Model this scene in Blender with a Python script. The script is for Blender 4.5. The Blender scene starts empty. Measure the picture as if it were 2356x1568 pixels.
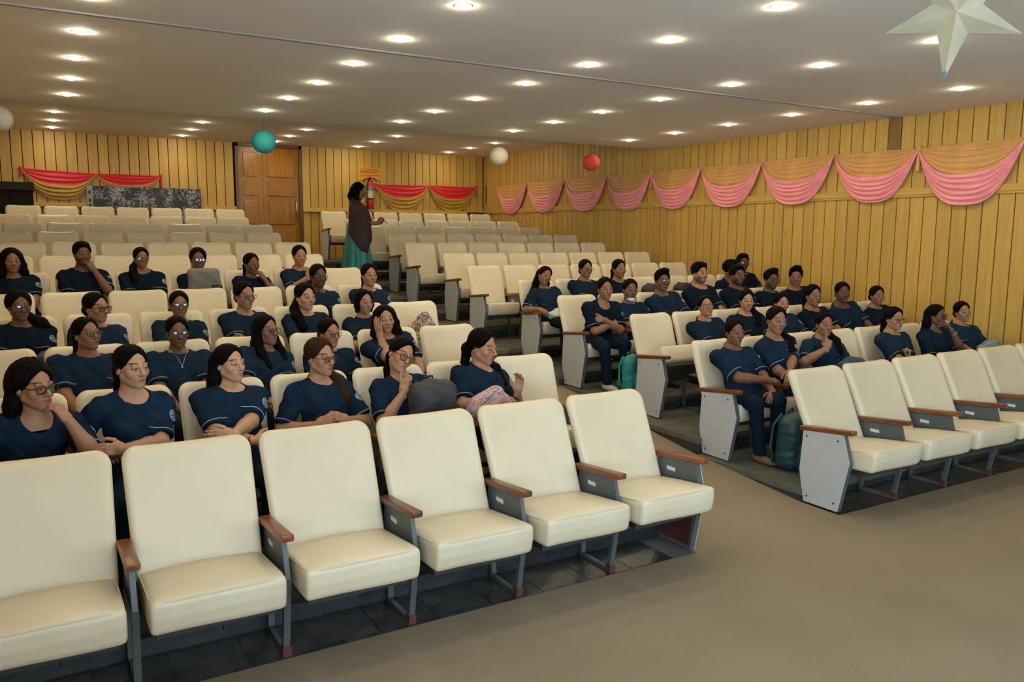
import bpy, bmesh, math, random, time
import numpy as np
from mathutils import Matrix, Vector
T0 = time.time()
random.seed(7); np.random.seed(7)
SC = bpy.context.scene
COL = SC.collection
PI = math.pi

# ------------------------------------------------------------------ camera, world, large lights, exposure
CAM_H = 2.05
def cam_axes(yaw, pitch, roll):
    f = np.array([math.sin(yaw)*math.cos(pitch), math.cos(yaw)*math.cos(pitch), -math.sin(pitch)])
    rt = np.array([math.cos(yaw), -math.sin(yaw), 0.0]); dn = np.cross(f, rt)
    return rt*math.cos(roll)+dn*math.sin(roll), -rt*math.sin(roll)+dn*math.cos(roll), f
_r, _d, _f = cam_axes(math.radians(30.48), math.radians(7.49), math.radians(-.30))
cd = bpy.data.cameras.new('camera'); cd.sensor_fit = 'HORIZONTAL'; cd.sensor_width = 36.0
cd.lens = 36.0*1847/2356; cd.clip_start = .05; cd.clip_end = 100
cam = bpy.data.objects.new('camera', cd); COL.objects.link(cam)
M = Matrix.Identity(4)
for i in range(3):
    M[i][0] = _r[i]; M[i][1] = -_d[i]; M[i][2] = -_f[i]
M[2][3] = CAM_H
cam.matrix_world = M
SC.camera = cam

W = bpy.data.worlds.new('world'); SC.world = W; W.use_nodes = True
W.node_tree.nodes['Background'].inputs[0].default_value = (.75, .85, 1, 1)
W.node_tree.nodes['Background'].inputs[1].default_value = .6
SC.view_settings.view_transform = 'Standard'; SC.view_settings.look = 'None'
SC.view_settings.gamma = 1; SC.view_settings.use_curve_mapping = False
EXPOSURE = 0.54
SC.view_settings.exposure = EXPOSURE
DOWNLIGHT = 190.0         # emission strength of each recessed lamp
WARM = (1.0, .80, .50)
DAYLIGHT = 140.0         # watts through each front window
def area_light(name, loc, rot, sx, sy, power, col):
    ld = bpy.data.lights.new(name, 'AREA'); ld.shape = 'RECTANGLE'; ld.size = sx; ld.size_y = sy
    ld.energy = power; ld.color = col
    o = bpy.data.objects.new(name, ld); COL.objects.link(o); o.location = loc; o.rotation_euler = rot
    return o
WINDOWS = [(1.2, 2.4), (5.2, 2.4)]        # centre x, width of the windows in the front wall, behind the camera
SIDE_WINDOWS = [(-2.9, 2.2), (.1, 2.2)]   # centre y, width of the windows in the left wall, beside the camera
for wx, ww in WINDOWS:
    area_light('daylight', (wx, -4.62, 2.0), (PI/2+.45, 0, 0), ww, 1.9, DAYLIGHT, (.62, .80, 1.0))
for wy, ww in SIDE_WINDOWS:
    area_light('daylight', (-.80, wy, 2.0), (PI/2+.45, 0, -PI/2), ww, 1.9, DAYLIGHT*1.1, (.62, .80, 1.0))
try:
    SC.cycles.use_light_tree = True
    SC.cycles.max_bounces = 4; SC.cycles.diffuse_bounces = 3; SC.cycles.glossy_bounces = 2
    SC.cycles.use_adaptive_sampling = True; SC.cycles.adaptive_threshold = .06; SC.cycles.adaptive_min_samples = 16
    SC.cycles.transmission_bounces = 4; SC.cycles.transparent_max_bounces = 8
    SC.cycles.sample_clamp_indirect = 6.0; SC.cycles.blur_glossy = .6
    SC.cycles.caustics_reflective = False; SC.cycles.caustics_refractive = False
except Exception: pass

# ------------------------------------------------------------------ materials
MATS = {}
def nt_of(name):
    m = bpy.data.materials.new(name); m.use_nodes = True; nt = m.node_tree
    return m, nt, nt.nodes['Principled BSDF']
def rgba(c): return (c[0], c[1], c[2], 1)
def mat(name, col, rough=.6, var=0.0, scale=(8, 8, 8), bump=0.0, bscale=(40, 40, 40), metal=0.0, objvar=0.0, spec=.5, emis=None, col2=None, detail=3, sheen=0):
    """plain procedural material: base colour broken up by noise, optional bump and per-object variation"""
    if name in MATS: return MATS[name]
    m, nt, b = nt_of(name); N, L = nt.nodes, nt.links
    b.inputs['Roughness'].default_value = rough; b.inputs['Metallic'].default_value = metal
    b.inputs['Specular IOR Level'].default_value = spec
    if sheen: b.inputs['Sheen Weight'].default_value = sheen
    tc = N.new('ShaderNodeTexCoord')
    last = None
    if var > 0 or col2:
        mp = N.new('ShaderNodeMapping'); mp.inputs['Scale'].default_value = scale; L.new(tc.outputs['Object'], mp.inputs[0])
        nz = N.new('ShaderNodeTexNoise'); nz.inputs['Scale'].default_value = 1; nz.inputs['Detail'].default_value = detail
        L.new(mp.outputs[0], nz.inputs['Vector'])
        mx = N.new('ShaderNodeMix'); mx.data_type = 'RGBA'
        c2 = col2 or tuple(min(1, c*(1+var)) for c in col)
        c1 = col if col2 else tuple(c*(1-var) for c in col)
        mx.inputs[6].default_value = rgba(c1); mx.inputs[7].default_value = rgba(c2)
        rp = N.new('ShaderNodeMapRange'); rp.inputs[1].default_value = .3; rp.inputs[2].default_value = .7
        L.new(nz.outputs['Fac'], rp.inputs[0]); L.new(rp.outputs[0], mx.inputs[0]); last = mx.outputs[2]
    if objvar > 0:
        oi = N.new('ShaderNodeObjectInfo'); hs = N.new('ShaderNodeHueSaturation')
        mr = N.new('ShaderNodeMapRange'); mr.inputs[3].default_value = 1-objvar; mr.inputs[4].default_value = 1+objvar
        L.new(oi.outputs['Random'], mr.inputs[0]); L.new(mr.outputs[0], hs.inputs['Value'])
        if last is not None: L.new(last, hs.inputs['Color'])
        else: hs.inputs['Color'].default_value = rgba(col)
        last = hs.outputs[0]
    if last is not None: L.new(last, b.inputs['Base Color'])
    else: b.inputs['Base Color'].default_value = rgba(col)
    if bump > 0:
        mp2 = N.new('ShaderNodeMapping'); mp2.inputs['Scale'].default_value = bscale; L.new(tc.outputs['Object'], mp2.inputs[0])
        n2 = N.new('ShaderNodeTexNoise'); n2.inputs['Scale'].default_value = 1; n2.inputs['Detail'].default_value = 2
        L.new(mp2.outputs[0], n2.inputs['Vector'])
        bp = N.new('ShaderNodeBump'); bp.inputs['Strength'].default_value = bump; bp.inputs['Distance'].default_value = .01
        L.new(n2.outputs['Fac'], bp.inputs['Height']); L.new(bp.outputs[0], b.inputs['Normal'])
    if emis:
        b.inputs['Emission Color'].default_value = rgba(emis[0]); b.inputs['Emission Strength'].default_value = emis[1]
    MATS[name] = m
    return m

def carpet_mat():
    m, nt, b = nt_of('carpet'); N, L = nt.nodes, nt.links
    tc = N.new('ShaderNodeTexCoord')
    n1 = N.new('ShaderNodeTexNoise'); n1.inputs['Scale'].default_value = 1.3; n1.inputs['Detail'].default_value = 4
    n2 = N.new('ShaderNodeTexNoise'); n2.inputs['Scale'].default_value = 110; n2.inputs['Detail'].default_value = 2
    wv = N.new('ShaderNodeTexWave'); wv.inputs['Scale'].default_value = 75; wv.inputs['Distortion'].default_value = 3.0; wv.bands_direction = 'X'
    for t in (n1, n2, wv): L.new(tc.outputs['Object'], t.inputs['Vector'])
    r1 = N.new('ShaderNodeValToRGB'); r1.color_ramp.elements[0].position = .3; r1.color_ramp.elements[1].position = .72
    r1.color_ramp.elements[0].color = (.285, .22, .135, 1); r1.color_ramp.elements[1].color = (.335, .26, .162, 1)
    L.new(n1.outputs['Fac'], r1.inputs[0])
    ad = N.new('ShaderNodeMath'); ad.operation = 'MULTIPLY'; L.new(n2.outputs['Fac'], ad.inputs[0]); L.new(wv.outputs['Fac'], ad.inputs[1])
    mr = N.new('ShaderNodeMapRange'); mr.inputs[1].default_value = 0; mr.inputs[2].default_value = .7; mr.inputs[3].default_value = .78; mr.inputs[4].default_value = 1.18
    L.new(ad.outputs[0], mr.inputs[0])
    hs = N.new('ShaderNodeHueSaturation'); L.new(r1.outputs[0], hs.inputs['Color']); L.new(mr.outputs[0], hs.inputs['Value'])
    L.new(hs.outputs[0], b.inputs['Base Color']); b.inputs['Roughness'].default_value = .95; b.inputs['Specular IOR Level'].default_value = .15
    bp = N.new('ShaderNodeBump'); bp.inputs['Strength'].default_value = .5; bp.inputs['Distance'].default_value = .006
    L.new(ad.outputs[0], bp.inputs['Height']); L.new(bp.outputs[0], b.inputs['Normal'])
    return m
def wood_mat(name, c1, c2, rough=.45, objvar=.16, axis=2, gscale=26, knots=True):
    m, nt, b = nt_of(name); N, L = nt.nodes, nt.links
    tc = N.new('ShaderNodeTexCoord'); oi = N.new('ShaderNodeObjectInfo')
    ad = N.new('ShaderNodeVectorMath'); ad.operation = 'ADD'
    ml = N.new('ShaderNodeVectorMath'); ml.operation = 'SCALE'; ml.inputs['Scale'].default_value = 37
    cb = N.new('ShaderNodeCombineXYZ')
    for i in range(3): L.new(oi.outputs['Random'], cb.inputs[i])
    L.new(cb.outputs[0], ml.inputs[0]); L.new(tc.outputs['Object'], ad.inputs[0]); L.new(ml.outputs[0], ad.inputs[1])
    mp = N.new('ShaderNodeMapping'); s = [gscale]*3; s[axis] = gscale*.06; mp.inputs['Scale'].default_value = s
    L.new(ad.outputs[0], mp.inputs[0])
    nz = N.new('ShaderNodeTexNoise'); nz.inputs['Scale'].default_value = 1; nz.inputs['Detail'].default_value = 5; nz.inputs['Distortion'].default_value = .6
    L.new(mp.outputs[0], nz.inputs['Vector'])
    rp = N.new('ShaderNodeValToRGB'); rp.color_ramp.elements[0].position = .32; rp.color_ramp.elements[1].position = .7
    rp.color_ramp.elements[0].color = rgba(c1); rp.color_ramp.elements[1].color = rgba(c2)
    L.new(nz.outputs['Fac'], rp.inputs[0])
    hs = N.new('ShaderNodeHueSaturation'); mr = N.new('ShaderNodeMapRange'); mr.inputs[3].default_value = 1-objvar; mr.inputs[4].default_value = 1+objvar
    L.new(oi.outputs['Random'], mr.inputs[0]); L.new(mr.outputs[0], hs.inputs['Value']); L.new(rp.outputs[0], hs.inputs['Color'])
    L.new(hs.outputs[0], b.inputs['Base Color']); b.inputs['Roughness'].default_value = rough
    bp = N.new('ShaderNodeBump'); bp.inputs['Strength'].default_value = .12; bp.inputs['Distance'].default_value = .004
    L.new(nz.outputs['Fac'], bp.inputs['Height']); L.new(bp.outputs[0], b.inputs['Normal'])
    MATS[name] = m
    return m
def vcol_mat(name, rough, spec=.4, bump=0, bscale=60):
    m, nt, b = nt_of(name); N, L = nt.nodes, nt.links
    at = N.new('ShaderNodeAttribute'); at.attribute_name = 'Col'; L.new(at.outputs['Color'], b.inputs['Base Color'])
    b.inputs['Roughness'].default_value = rough; b.inputs['Specular IOR Level'].default_value = spec
    MATS[name] = m
    return m
def hair_mat(name, c):
    m, nt, b = nt_of(name); N, L = nt.nodes, nt.links
    tc = N.new('ShaderNodeTexCoord'); mp = N.new('ShaderNodeMapping'); mp.inputs['Scale'].default_value = (170, 170, 14)
    L.new(tc.outputs['Object'], mp.inputs[0])
    nz = N.new('ShaderNodeTexNoise'); nz.inputs['Scale'].default_value = 1; nz.inputs['Detail'].default_value = 3; L.new(mp.outputs[0], nz.inputs['Vector'])
    mx = N.new('ShaderNodeMix'); mx.data_type = 'RGBA'; mx.inputs[6].default_value = rgba(tuple(v*.5 for v in c)); mx.inputs[7].default_value = rgba(tuple(v*1.7 for v in c))
    L.new(nz.outputs['Fac'], mx.inputs[0]); L.new(mx.outputs[2], b.inputs['Base Color'])
    b.inputs['Roughness'].default_value = .5; b.inputs['Specular IOR Level'].default_value = .03
    bp = N.new('ShaderNodeBump'); bp.inputs['Strength'].default_value = .75; bp.inputs['Distance'].default_value = .006
    L.new(nz.outputs['Fac'], bp.inputs['Height']); L.new(bp.outputs[0], b.inputs['Normal'])
    MATS[name] = m
    return m
def pattern_mat(name, cols, scale=40, rough=.7):
    m, nt, b = nt_of(name); N, L = nt.nodes, nt.links
    tc = N.new('ShaderNodeTexCoord'); nz = N.new('ShaderNodeTexNoise'); nz.inputs['Scale'].default_value = scale; nz.inputs['Detail'].default_value = 2
    nz.inputs['Distortion'].default_value = 1.5
    L.new(tc.outputs['Object'], nz.inputs['Vector'])
    rp = N.new('ShaderNodeValToRGB'); e = rp.color_ramp.elements; rp.color_ramp.interpolation = 'CONSTANT'
    n = len(cols)
    while len(e) < n: e.new(.5)
    for i, c in enumerate(cols):
        e[i].position = 0 if i == 0 else .32+.4*i/n; e[i].color = rgba(c)
    L.new(nz.outputs['Fac'], rp.inputs[0]); L.new(rp.outputs[0], b.inputs['Base Color']); b.inputs['Roughness'].default_value = rough
    MATS[name] = m
    return m
def stone_mat(name, c1, c2, rough=.25):
    m, nt, b = nt_of(name); N, L = nt.nodes, nt.links
    tc = N.new('ShaderNodeTexCoord'); oi = N.new('ShaderNodeObjectInfo')
    n1 = N.new('ShaderNodeTexNoise'); n1.inputs['Scale'].default_value = 5; n1.inputs['Detail'].default_value = 6
    L.new(tc.outputs['Object'], n1.inputs['Vector'])
    rp = N.new('ShaderNodeValToRGB'); rp.color_ramp.elements[0].position = .3; rp.color_ramp.elements[1].position = .72
    rp.color_ramp.elements[0].color = rgba(c1); rp.color_ramp.elements[1].color = rgba(c2); L.new(n1.outputs['Fac'], rp.inputs[0])
    hs = N.new('ShaderNodeHueSaturation'); mr = N.new('ShaderNodeMapRange'); mr.inputs[3].default_value = .82; mr.inputs[4].default_value = 1.18
    L.new(oi.outputs['Random'], mr.inputs[0]); L.new(mr.outputs[0], hs.inputs['Value']); L.new(rp.outputs[0], hs.inputs['Color'])
    L.new(hs.outputs[0], b.inputs['Base Color'])
    r2 = N.new('ShaderNodeMapRange'); r2.inputs[3].default_value = rough*.6; r2.inputs[4].default_value = rough*1.6; L.new(n1.outputs['Fac'], r2.inputs[0]); L.new(r2.outputs[0], b.inputs['Roughness'])
    bp = N.new('ShaderNodeBump'); bp.inputs['Strength'].default_value = .08; bp.inputs['Distance'].default_value = .004
    L.new(n1.outputs['Fac'], bp.inputs['Height']); L.new(bp.outputs[0], b.inputs['Normal'])
    MATS[name] = m
    return m

m_carpet = carpet_mat()
m_plank = wood_mat('pine_plank', (.49, .295, .058), (.585, .37, .082), rough=.5, objvar=.10)
m_plank_dark = wood_mat('dark_brown_plank', (.16, .085, .02), (.24, .13, .035), rough=.5)  # darker brown, used for one upper plank by the ceiling seam
m_rail = wood_mat('pine_rail', (.50, .30, .06), (.64, .40, .09), axis=1)
m_rail_x = wood_mat('pine_rail_x', (.50, .30, .06), (.64, .40, .09), axis=0)
m_door = wood_mat('door_wood', (.25, .10, .009), (.41, .185, .018), rough=.22, objvar=.05)
m_frame = wood_mat('frame_wood', (.10, .045, .015), (.16, .075, .022), rough=.3, objvar=.05)
m_arm = wood_mat('armrest_wood', (.115, .033, .010), (.235, .078, .022), rough=.3, objvar=.3, axis=1, gscale=40)
m_gap = mat('gap_dark', (.075, .036, .008), .9)
m_ceil = mat('ceiling_paint', (.86, .85, .835), .85, var=.03, scale=(1.2, 1.2, 1.2))
m_trim = mat('ceiling_trim', (.30, .30, .31), .5)
m_seam = mat('ceiling_seam', (.10, .10, .11), .8)
m_plaster = mat('front_plaster', (.55, .52, .47), .8, var=.05)
m_stone = stone_mat('dark_stone', (.022, .027, .027), (.040, .046, .044))
m_stone_green = stone_mat('step_stone', (.075, .075, .055), (.13, .125, .09), rough=.5)
m_grout = mat('grout', (.10, .105, .10), .8)
m_cream = mat('cream_vinyl', (.665, .58, .395), .36, var=.05, scale=(3, 3, 3), bump=.05, bscale=(160, 160, 160), objvar=.05, spec=.4)
m_cream_front = m_cream
m_piping = mat('cream_piping', (.62, .53, .36), .5)
m_steel = mat('grey_steel', (.078, .093, .088), .45, var=.12, bump=.05)
m_steel_dark = mat('dark_steel', (.03, .032, .032), .5)
m_laminate = mat('white_laminate', (.46, .47, .455), .45, var=.04, scale=(4, 4, 4))
m_board = mat('brown_board', (.07, .022, .014), .5, var=.2)
m_screw = mat('screw_dark', (.02, .018, .015), .4, metal=.6)
m_sticker = mat('sticker_white', (.60, .60, .56), .6)
m_rust = mat('rusty_foot', (.10, .03, .018), .7, var=.3, scale=(40, 40, 40))
m_lamp = mat('lamp_glow', (1, 1, 1), .5, emis=((1.0, .835, .57), DOWNLIGHT))
m_ring = mat('lamp_ring', (.75, .74, .70), .4)
m_skin = vcol_mat('skin', .48, .35)
m_hair = hair_mat('hair_black', (.0042, .0033, .0029))
m_hair_brown = hair_mat('hair_brown', (.030, .0145, .007))
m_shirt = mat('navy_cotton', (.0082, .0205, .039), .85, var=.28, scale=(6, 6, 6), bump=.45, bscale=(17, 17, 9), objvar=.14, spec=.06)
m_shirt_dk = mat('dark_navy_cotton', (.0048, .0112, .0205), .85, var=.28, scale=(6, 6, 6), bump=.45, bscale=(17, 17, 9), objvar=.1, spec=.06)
m_trouser = mat('navy_trouser', (.0068, .0155, .028), .85, var=.2, scale=(7, 7, 7), bump=.25, bscale=(22, 22, 22), objvar=.1, spec=.06)
m_stripe = mat('pale_stripe', (.34, .44, .50), .7)
m_badge = mat('badge_blue', (.21, .36, .42), .7)
m_badge_dk = mat('badge_navy', (.015, .05, .075), .7)
m_black = mat('black_plastic', (.012, .012, .013), .3)
m_brownframe = mat('brown_frame', (.07, .025, .018), .3)
m_gold = mat('gold_metal', (.55, .40, .16), .3, metal=1)
m_silver = mat('silver_metal', (.6, .6, .6), .25, metal=1)
m_red = mat('red_plastic', (.55, .012, .012), .35)
m_shoe_w = mat('pale_shoe', (.45, .44, .38), .6)
m_shoe = mat('dark_shoe', (.02, .02, .022), .5)
m_lens = None
def lens_mat():
    m = bpy.data.materials.new('lens_glass'); m.use_nodes = True; nt = m.node_tree; N, L = nt.nodes, nt.links
    N.remove(N['Principled BSDF']); out = N['Material Output']
    tr = N.new('ShaderNodeBsdfTransparent'); tr.inputs[0].default_value = (.93, .93, .95, 1)
    gl = N.new('ShaderNodeBsdfGlossy'); gl.inputs['Roughness'].default_value = .03; gl.inputs[0].default_value = (.8, .9, 1, 1)
    mx = N.new('ShaderNodeMixShader'); fr = N.new('ShaderNodeFresnel'); fr.inputs[0].default_value = 1.7
    L.new(fr.outputs[0], mx.inputs[0]); L.new(tr.outputs[0], mx.inputs[1]); L.new(gl.outputs[0], mx.inputs[2]); L.new(mx.outputs[0], out.inputs[0])
    return m
m_lens = lens_mat()

# ------------------------------------------------------------------ object helpers
def empty(name, loc=(0, 0, 0), parent=None):
    o = bpy.data.objects.new(name, None); o.empty_display_size = .1; COL.objects.link(o); o.location = loc
    if parent: o.parent = parent
    return o
def tag(o, label=None, cat=None, group=None, kind=None):
    if label: o['label'] = label
    if cat: o['category'] = cat
    if group: o['group'] = group
    if kind: o['kind'] = kind
    return o
def make_mesh(name, V, F, mtl=None, smooth=False, cols=None, fm=None):
    """V (n,3); F an (m,4)/(m,3) array or a list of tuples"""
    me = bpy.data.meshes.new(name)
    V = np.asarray(V, np.float32)
    if isinstance(F, np.ndarray):
        nf, k = F.shape
        me.vertices.add(len(V)); me.vertices.foreach_set('co', V.ravel())
        me.loops.add(nf*k); me.loops.foreach_set('vertex_index', F.astype(np.int32).ravel())
        me.polygons.add(nf); me.polygons.foreach_set('loop_start', np.arange(0, nf*k, k, dtype=np.int32))
        me.update(calc_edges=True)
    else:
        me.from_pydata([tuple(map(float, v)) for v in V], [], [tuple(int(i) for i in f) for f in F]); me.update()
    mts = mtl if isinstance(mtl, (list, tuple)) else [mtl]
    for x in mts:
        if x: me.materials.append(x)
    if fm is not None: me.polygons.foreach_set('material_index', np.asarray(fm, np.int32))
    if smooth: me.polygons.foreach_set('use_smooth', np.ones(len(me.polygons), bool))
    if cols is not None:
        a = me.color_attributes.new('Col', 'FLOAT_COLOR', 'POINT')
        c = np.ones((len(V), 4), np.float32); c[:, :3] = cols; a.data.foreach_set('color', c.ravel())
    return me
def obj(name, me, parent=None, loc=None):
    o = bpy.data.objects.new(name, me); COL.objects.link(o)
    if parent: o.parent = parent
    if loc is not None: o.location = loc
    return o
def add(name, V, F, mtl, parent=None, smooth=False, cols=None, loc=None, fm=None):
    return obj(name, make_mesh(name, V, F, mtl, smooth, cols, fm), parent, loc)
def copy_tree(o, parent=None):
    c = o.copy(); COL.objects.link(c)
    if parent: c.parent = parent
    for ch in o.children: copy_tree(ch, c)
    return c
class MB:
    """collects simple shapes into one mesh"""
    def __init__(s): s.V = []; s.F = []
    def put(s, V, F):
        n = len(s.V); s.V += [tuple(v) for v in V]; s.F += [tuple(i+n for i in f) for f in F]; return s
    def box(s, x0, x1, y0, y1, z0, z1):
        V = [(x0, y0, z0), (x1, y0, z0), (x1, y1, z0), (x0, y1, z0), (x0, y0, z1), (x1, y0, z1), (x1, y1, z1), (x0, y1, z1)]
        return s.put(V, [(0, 3, 2, 1), (4, 5, 6, 7), (0, 1, 5, 4), (1, 2, 6, 5), (2, 3, 7, 6), (3, 0, 4, 7)])
    def prism_x(s, pts, x0, x1):
        """polygon in (y,z) pulled along x"""
        n = len(pts); V = [(x0, y, z) for y, z in pts]+[(x1, y, z) for y, z in pts]
        F = [tuple(range(n-1, -1, -1)), tuple(range(n, 2*n))]+[(i, (i+1) % n, n+(i+1) % n, n+i) for i in range(n)]
        return s.put(V, F)
    def tube(s, pts, r, n=8, closed=False):
        P = [np.array(p, float) for p in pts]; m = len(P); rr = r if hasattr(r, '__len__') else [r]*m
        base = len(s.V); up = None
        for i in range(m):
            a = P[(i-1) % m] if (closed or i > 0) else P[i]; b = P[(i+1) % m] if (closed or i < m-1) else P[i]
            t = b-a; t = t/(np.linalg.norm(t)+1e-9)
            if up is None: up = np.array([0, 0, 1.]) if abs(t[2]) < .9 else np.array([1., 0, 0])
            u = up-t*np.dot(up, t); u /= np.linalg.norm(u)+1e-9; w = np.cross(t, u); up = u
            for k in range(n):
                a_ = 2*PI*k/n; s.V.append(tuple(P[i]+rr[i]*(math.cos(a_)*u+math.sin(a_)*w)))
        for i in range(m if closed else m-1):
            j = (i+1) % m
            for k in range(n):
                k2 = (k+1) % n; s.F.append((base+i*n+k, base+i*n+k2, base+j*n+k2, base+j*n+k))
        if not closed:
            s.F.append(tuple(base+k for k in range(n-1, -1, -1))); s.F.append(tuple(base+(m-1)*n+k for k in range(n)))
        return s
    def lathe(s, prof, n=24, c=(0, 0, 0)):
        base = len(s.V); m = len(prof)
        for r, z in prof:
            for k in range(n):
                a = 2*PI*k/n; s.V.append((c[0]+r*math.cos(a), c[1]+r*math.sin(a), c[2]+z))
        for i in range(m-1):
            for k in range(n):
                k2 = (k+1) % n; s.F.append((base+i*n+k, base+i*n+k2, base+(i+1)*n+k2, base+(i+1)*n+k))
        return s
    def build(s, name, mtl, parent=None, smooth=False, loc=None):
        return add(name, s.V, s.F, mtl, parent, smooth, loc=loc)
    def mesh(s, name, mtl, smooth=False): return make_mesh(name, s.V, s.F, mtl, smooth)
def rbox(sx, sy, sz, r0, n=(8, 3, 8), deform=None, fine=False, raw=False):
    """rounded box of full size sx,sy,sz with edge radius r; returns V,F"""
    r = r0
    def axis(L, k):
        h = L/2; fr = (0, .05, .16, .32, .55, .78, 1) if fine else (0, .3, 1); r = min(r0, L/2*.98) ; a = [-h+r*t for t in fr]; b = [h-r*t for t in fr[::-1]]
        return a+[-h+r+(L-2*r)*i/k for i in range(1, k)]+b
    X, Y, Z = axis(sx, n[0]), axis(sy, n[1]), axis(sz, n[2])
    idx = {}; V = []; F = []
    def vid(p):
        if p not in idx: idx[p] = len(V); V.append(p)
        return idx[p]
    def face(A, B, f, flip):
        for i in range(len(A)-1):
            for j in range(len(B)-1):
                q = [vid(f(A[i], B[j])), vid(f(A[i+1], B[j])), vid(f(A[i+1], B[j+1])), vid(f(A[i], B[j+1]))]
                F.append(tuple(q[::-1] if flip else q))
    face(X, Y, lambda a, b: (a, b, Z[0]), True); face(X, Y, lambda a, b: (a, b, Z[-1]), False)
    face(X, Z, lambda a, b: (a, Y[0], b), False); face(X, Z, lambda a, b: (a, Y[-1], b), True)
    face(Y, Z, lambda a, b: (X[0], a, b), True); face(Y, Z, lambda a, b: (X[-1], a, b), False)
    P = np.array(V)
    if not raw:
        I = np.array([sx/2-r, sy/2-r, sz/2-r]); c = np.clip(P, -I, I); d = P-c
        ln = np.linalg.norm(d, axis=1, keepdims=True); P = c+d/np.maximum(ln, 1e-9)*r
    if deform is not None: P = deform(P)
    return P, F

# ------------------------------------------------------------------ the hall
XL, XR, YF, YB = -.75, 9.52, -4.6, 17.6
ZC, ZB = 3.56, 3.93          # main ceiling, raised ceiling over the back rows
YSEAM, YSTEP = 6.53, 11.19
AX0, AX1 = 3.60, 5.02        # the aisle between the two blocks
# row letter: y of the backrest top, floor height
ROWS = dict(L=(4.33, .0), K=(5.49, .10), J=(6.58, .245), I=(7.72, .37), H=(8.87, .49), G=(10.0, .635), F=(11.1, .785),
            E=(12.2, .935), D=(13.31, 1.075), C=(14.45, 1.22), B=(15.57, 1.36), A=(16.6, 1.535))
ORDER = 'LKJIHGFEDCBA'
YFRONT = {r: ROWS[ORDER[i-1]][0]-.26 for i, r in enumerate(ORDER) if i > 0}
YFRONT['L'] = 3.72
def yend(r):
    i = ORDER.index(r); return YFRONT[ORDER[i+1]] if i < 11 else YB
def floor_z(y):
    z = 0
    for r in ORDER[1:]:
        if y >= YFRONT[r]: z = ROWS[r][1]
    return z
def struct(o): o['kind'] = 'structure'; return o

# floor: carpet in front and up the first part of the aisle, stone beds under the seats
fl = MB(); fl.box(XL, XR, YF, 3.72, -.05, 0); fl.box(AX0, AX1, 3.72, 4.07, -.05, 0)
floor = struct(fl.build('floor', m_carpet))
bed = MB(); bed.box(XL, AX0, 3.72, 4.07, -.05, -.006); bed.box(AX1, XR, 3.72, 4.07, -.05, -.006)
bed.build('tile_bed', m_grout, floor)
tile = MB().box(-.162, .162, -.171, .171, -.02, .001).mesh('stone_tile', m_stone)
for i in range(-4, 10):
    x = .43+.33*i+.165
    if x+.165 < AX0+.02: obj('stone_tile', tile, floor, (x, 3.895, 0))
for i in range(14):
    x = AX1+.33*i+.165
    if x+.165 < XR+.14: obj('stone_tile', tile, floor, (x, 3.895, 0))
# aisle: carpeted ramp, then stone steps
ap = [(4.07, 0.0)]+[(YFRONT[r], ROWS[ORDER[ORDER.index(r)-1]][1]) for r in 'JIH']
V = []; F = []
for y, z in ap: V += [(AX0, y, z), (AX1, y, z)]
for i in range(len(ap)-1): F.append((2*i, 2*i+1, 2*i+3, 2*i+2))
n = len(V); V += [(x, y, z-.25) for x, y, z in V]; F += [tuple(n+i for i in f[::-1]) for f in F]
struct(add('floor_aisle_ramp', V, F, m_carpet))
st = struct(empty('floor_aisle_steps', (0, 0, 0)))
for r in 'HGFEDCBA':
    y0, y1, z = YFRONT[r], yend(r), ROWS[r][1]
    MB().box(AX0, AX1, y0+.006, y1, z-.3, z-.045).build('riser', m_stone_green, st)
    hw = (AX1-AX0)/4
    sl = MB().box(-hw+.003, hw-.003, 0, y1-y0+.02-.004, -.045, 0).mesh('step_slab', m_stone_green)
    for k in range(2): obj('step_slab', sl, st, (AX0+hw*(2*k+1), y0-.02, z))
# seating tiers: a concrete base with stone slabs on top
for side, (x0, x1) in enumerate(((XL, AX0), (AX1, XR))):
    for r in ORDER[1:]:
        y0, y1, z = YFRONT[r], yend(r), ROWS[r][1]; zb = ROWS[ORDER[ORDER.index(r)-1]][1]
        t = struct(MB().box(x0+(.008 if side else 0), x1-(0 if side else .008), y0+.008, y1, -.05 if r == 'K' else zb-.2, z-.05).build('floor_tier', m_stone))
        nx, ny = 6, 2; w = (x1-x0)/nx; d = (y1-y0)/ny
        sm = MB().box(-w/2+.002, w/2-.002, -d/2+.002, d/2-.002, -.05, 0).mesh('stone_slab', m_stone_green if side else m_stone)
        for i in range(nx):
            for j in range(ny): obj('stone_slab', sm, t, (x0+w*(i+.5), y0+d*(j+.5), z))

# walls
wr = struct(MB().box(XR+.03, XR+.2, YF, YB+.2, -.1, ZB+.1).build('wall_right', m_gap))
PW = .182; GAP = .015
n0 = int((YF-5.03)/PW); n1 = int((YB-5.03)/PW)+1
for i in range(n0, n1):
    ya, yb_ = max(5.03+PW*i, YF), min(5.03+PW*(i+1), YB)
    if yb_-ya < .05: continue
    zt = ZC+.02 if yb_ < YSTEP else ZB+.01
    ym = (ya+yb_)/2; h = (yb_-ya-GAP)/2; j = random.uniform(-.003, .003)
    dark = 6.50 < ym < 6.72
    MB().box(j, .03, -h, h, 2.66, zt).build('wall_plank', m_plank_dark if dark else m_plank, wr, loc=(XR, ym, 0))
    MB().box(j, .03, -h, h, max(0, floor_z(ym)), 2.58).build('wall_plank', m_plank, wr, loc=(XR, ym, 0))
MB().box(XR-.035, XR+.03, YF, YB, 2.58, 2.66).build('dado_rail', m_rail, wr)
MB().box(XR-.022, XR+.01, YF, YB, 2.555, 2.58).build('rail_moulding', m_rail, wr)
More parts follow.
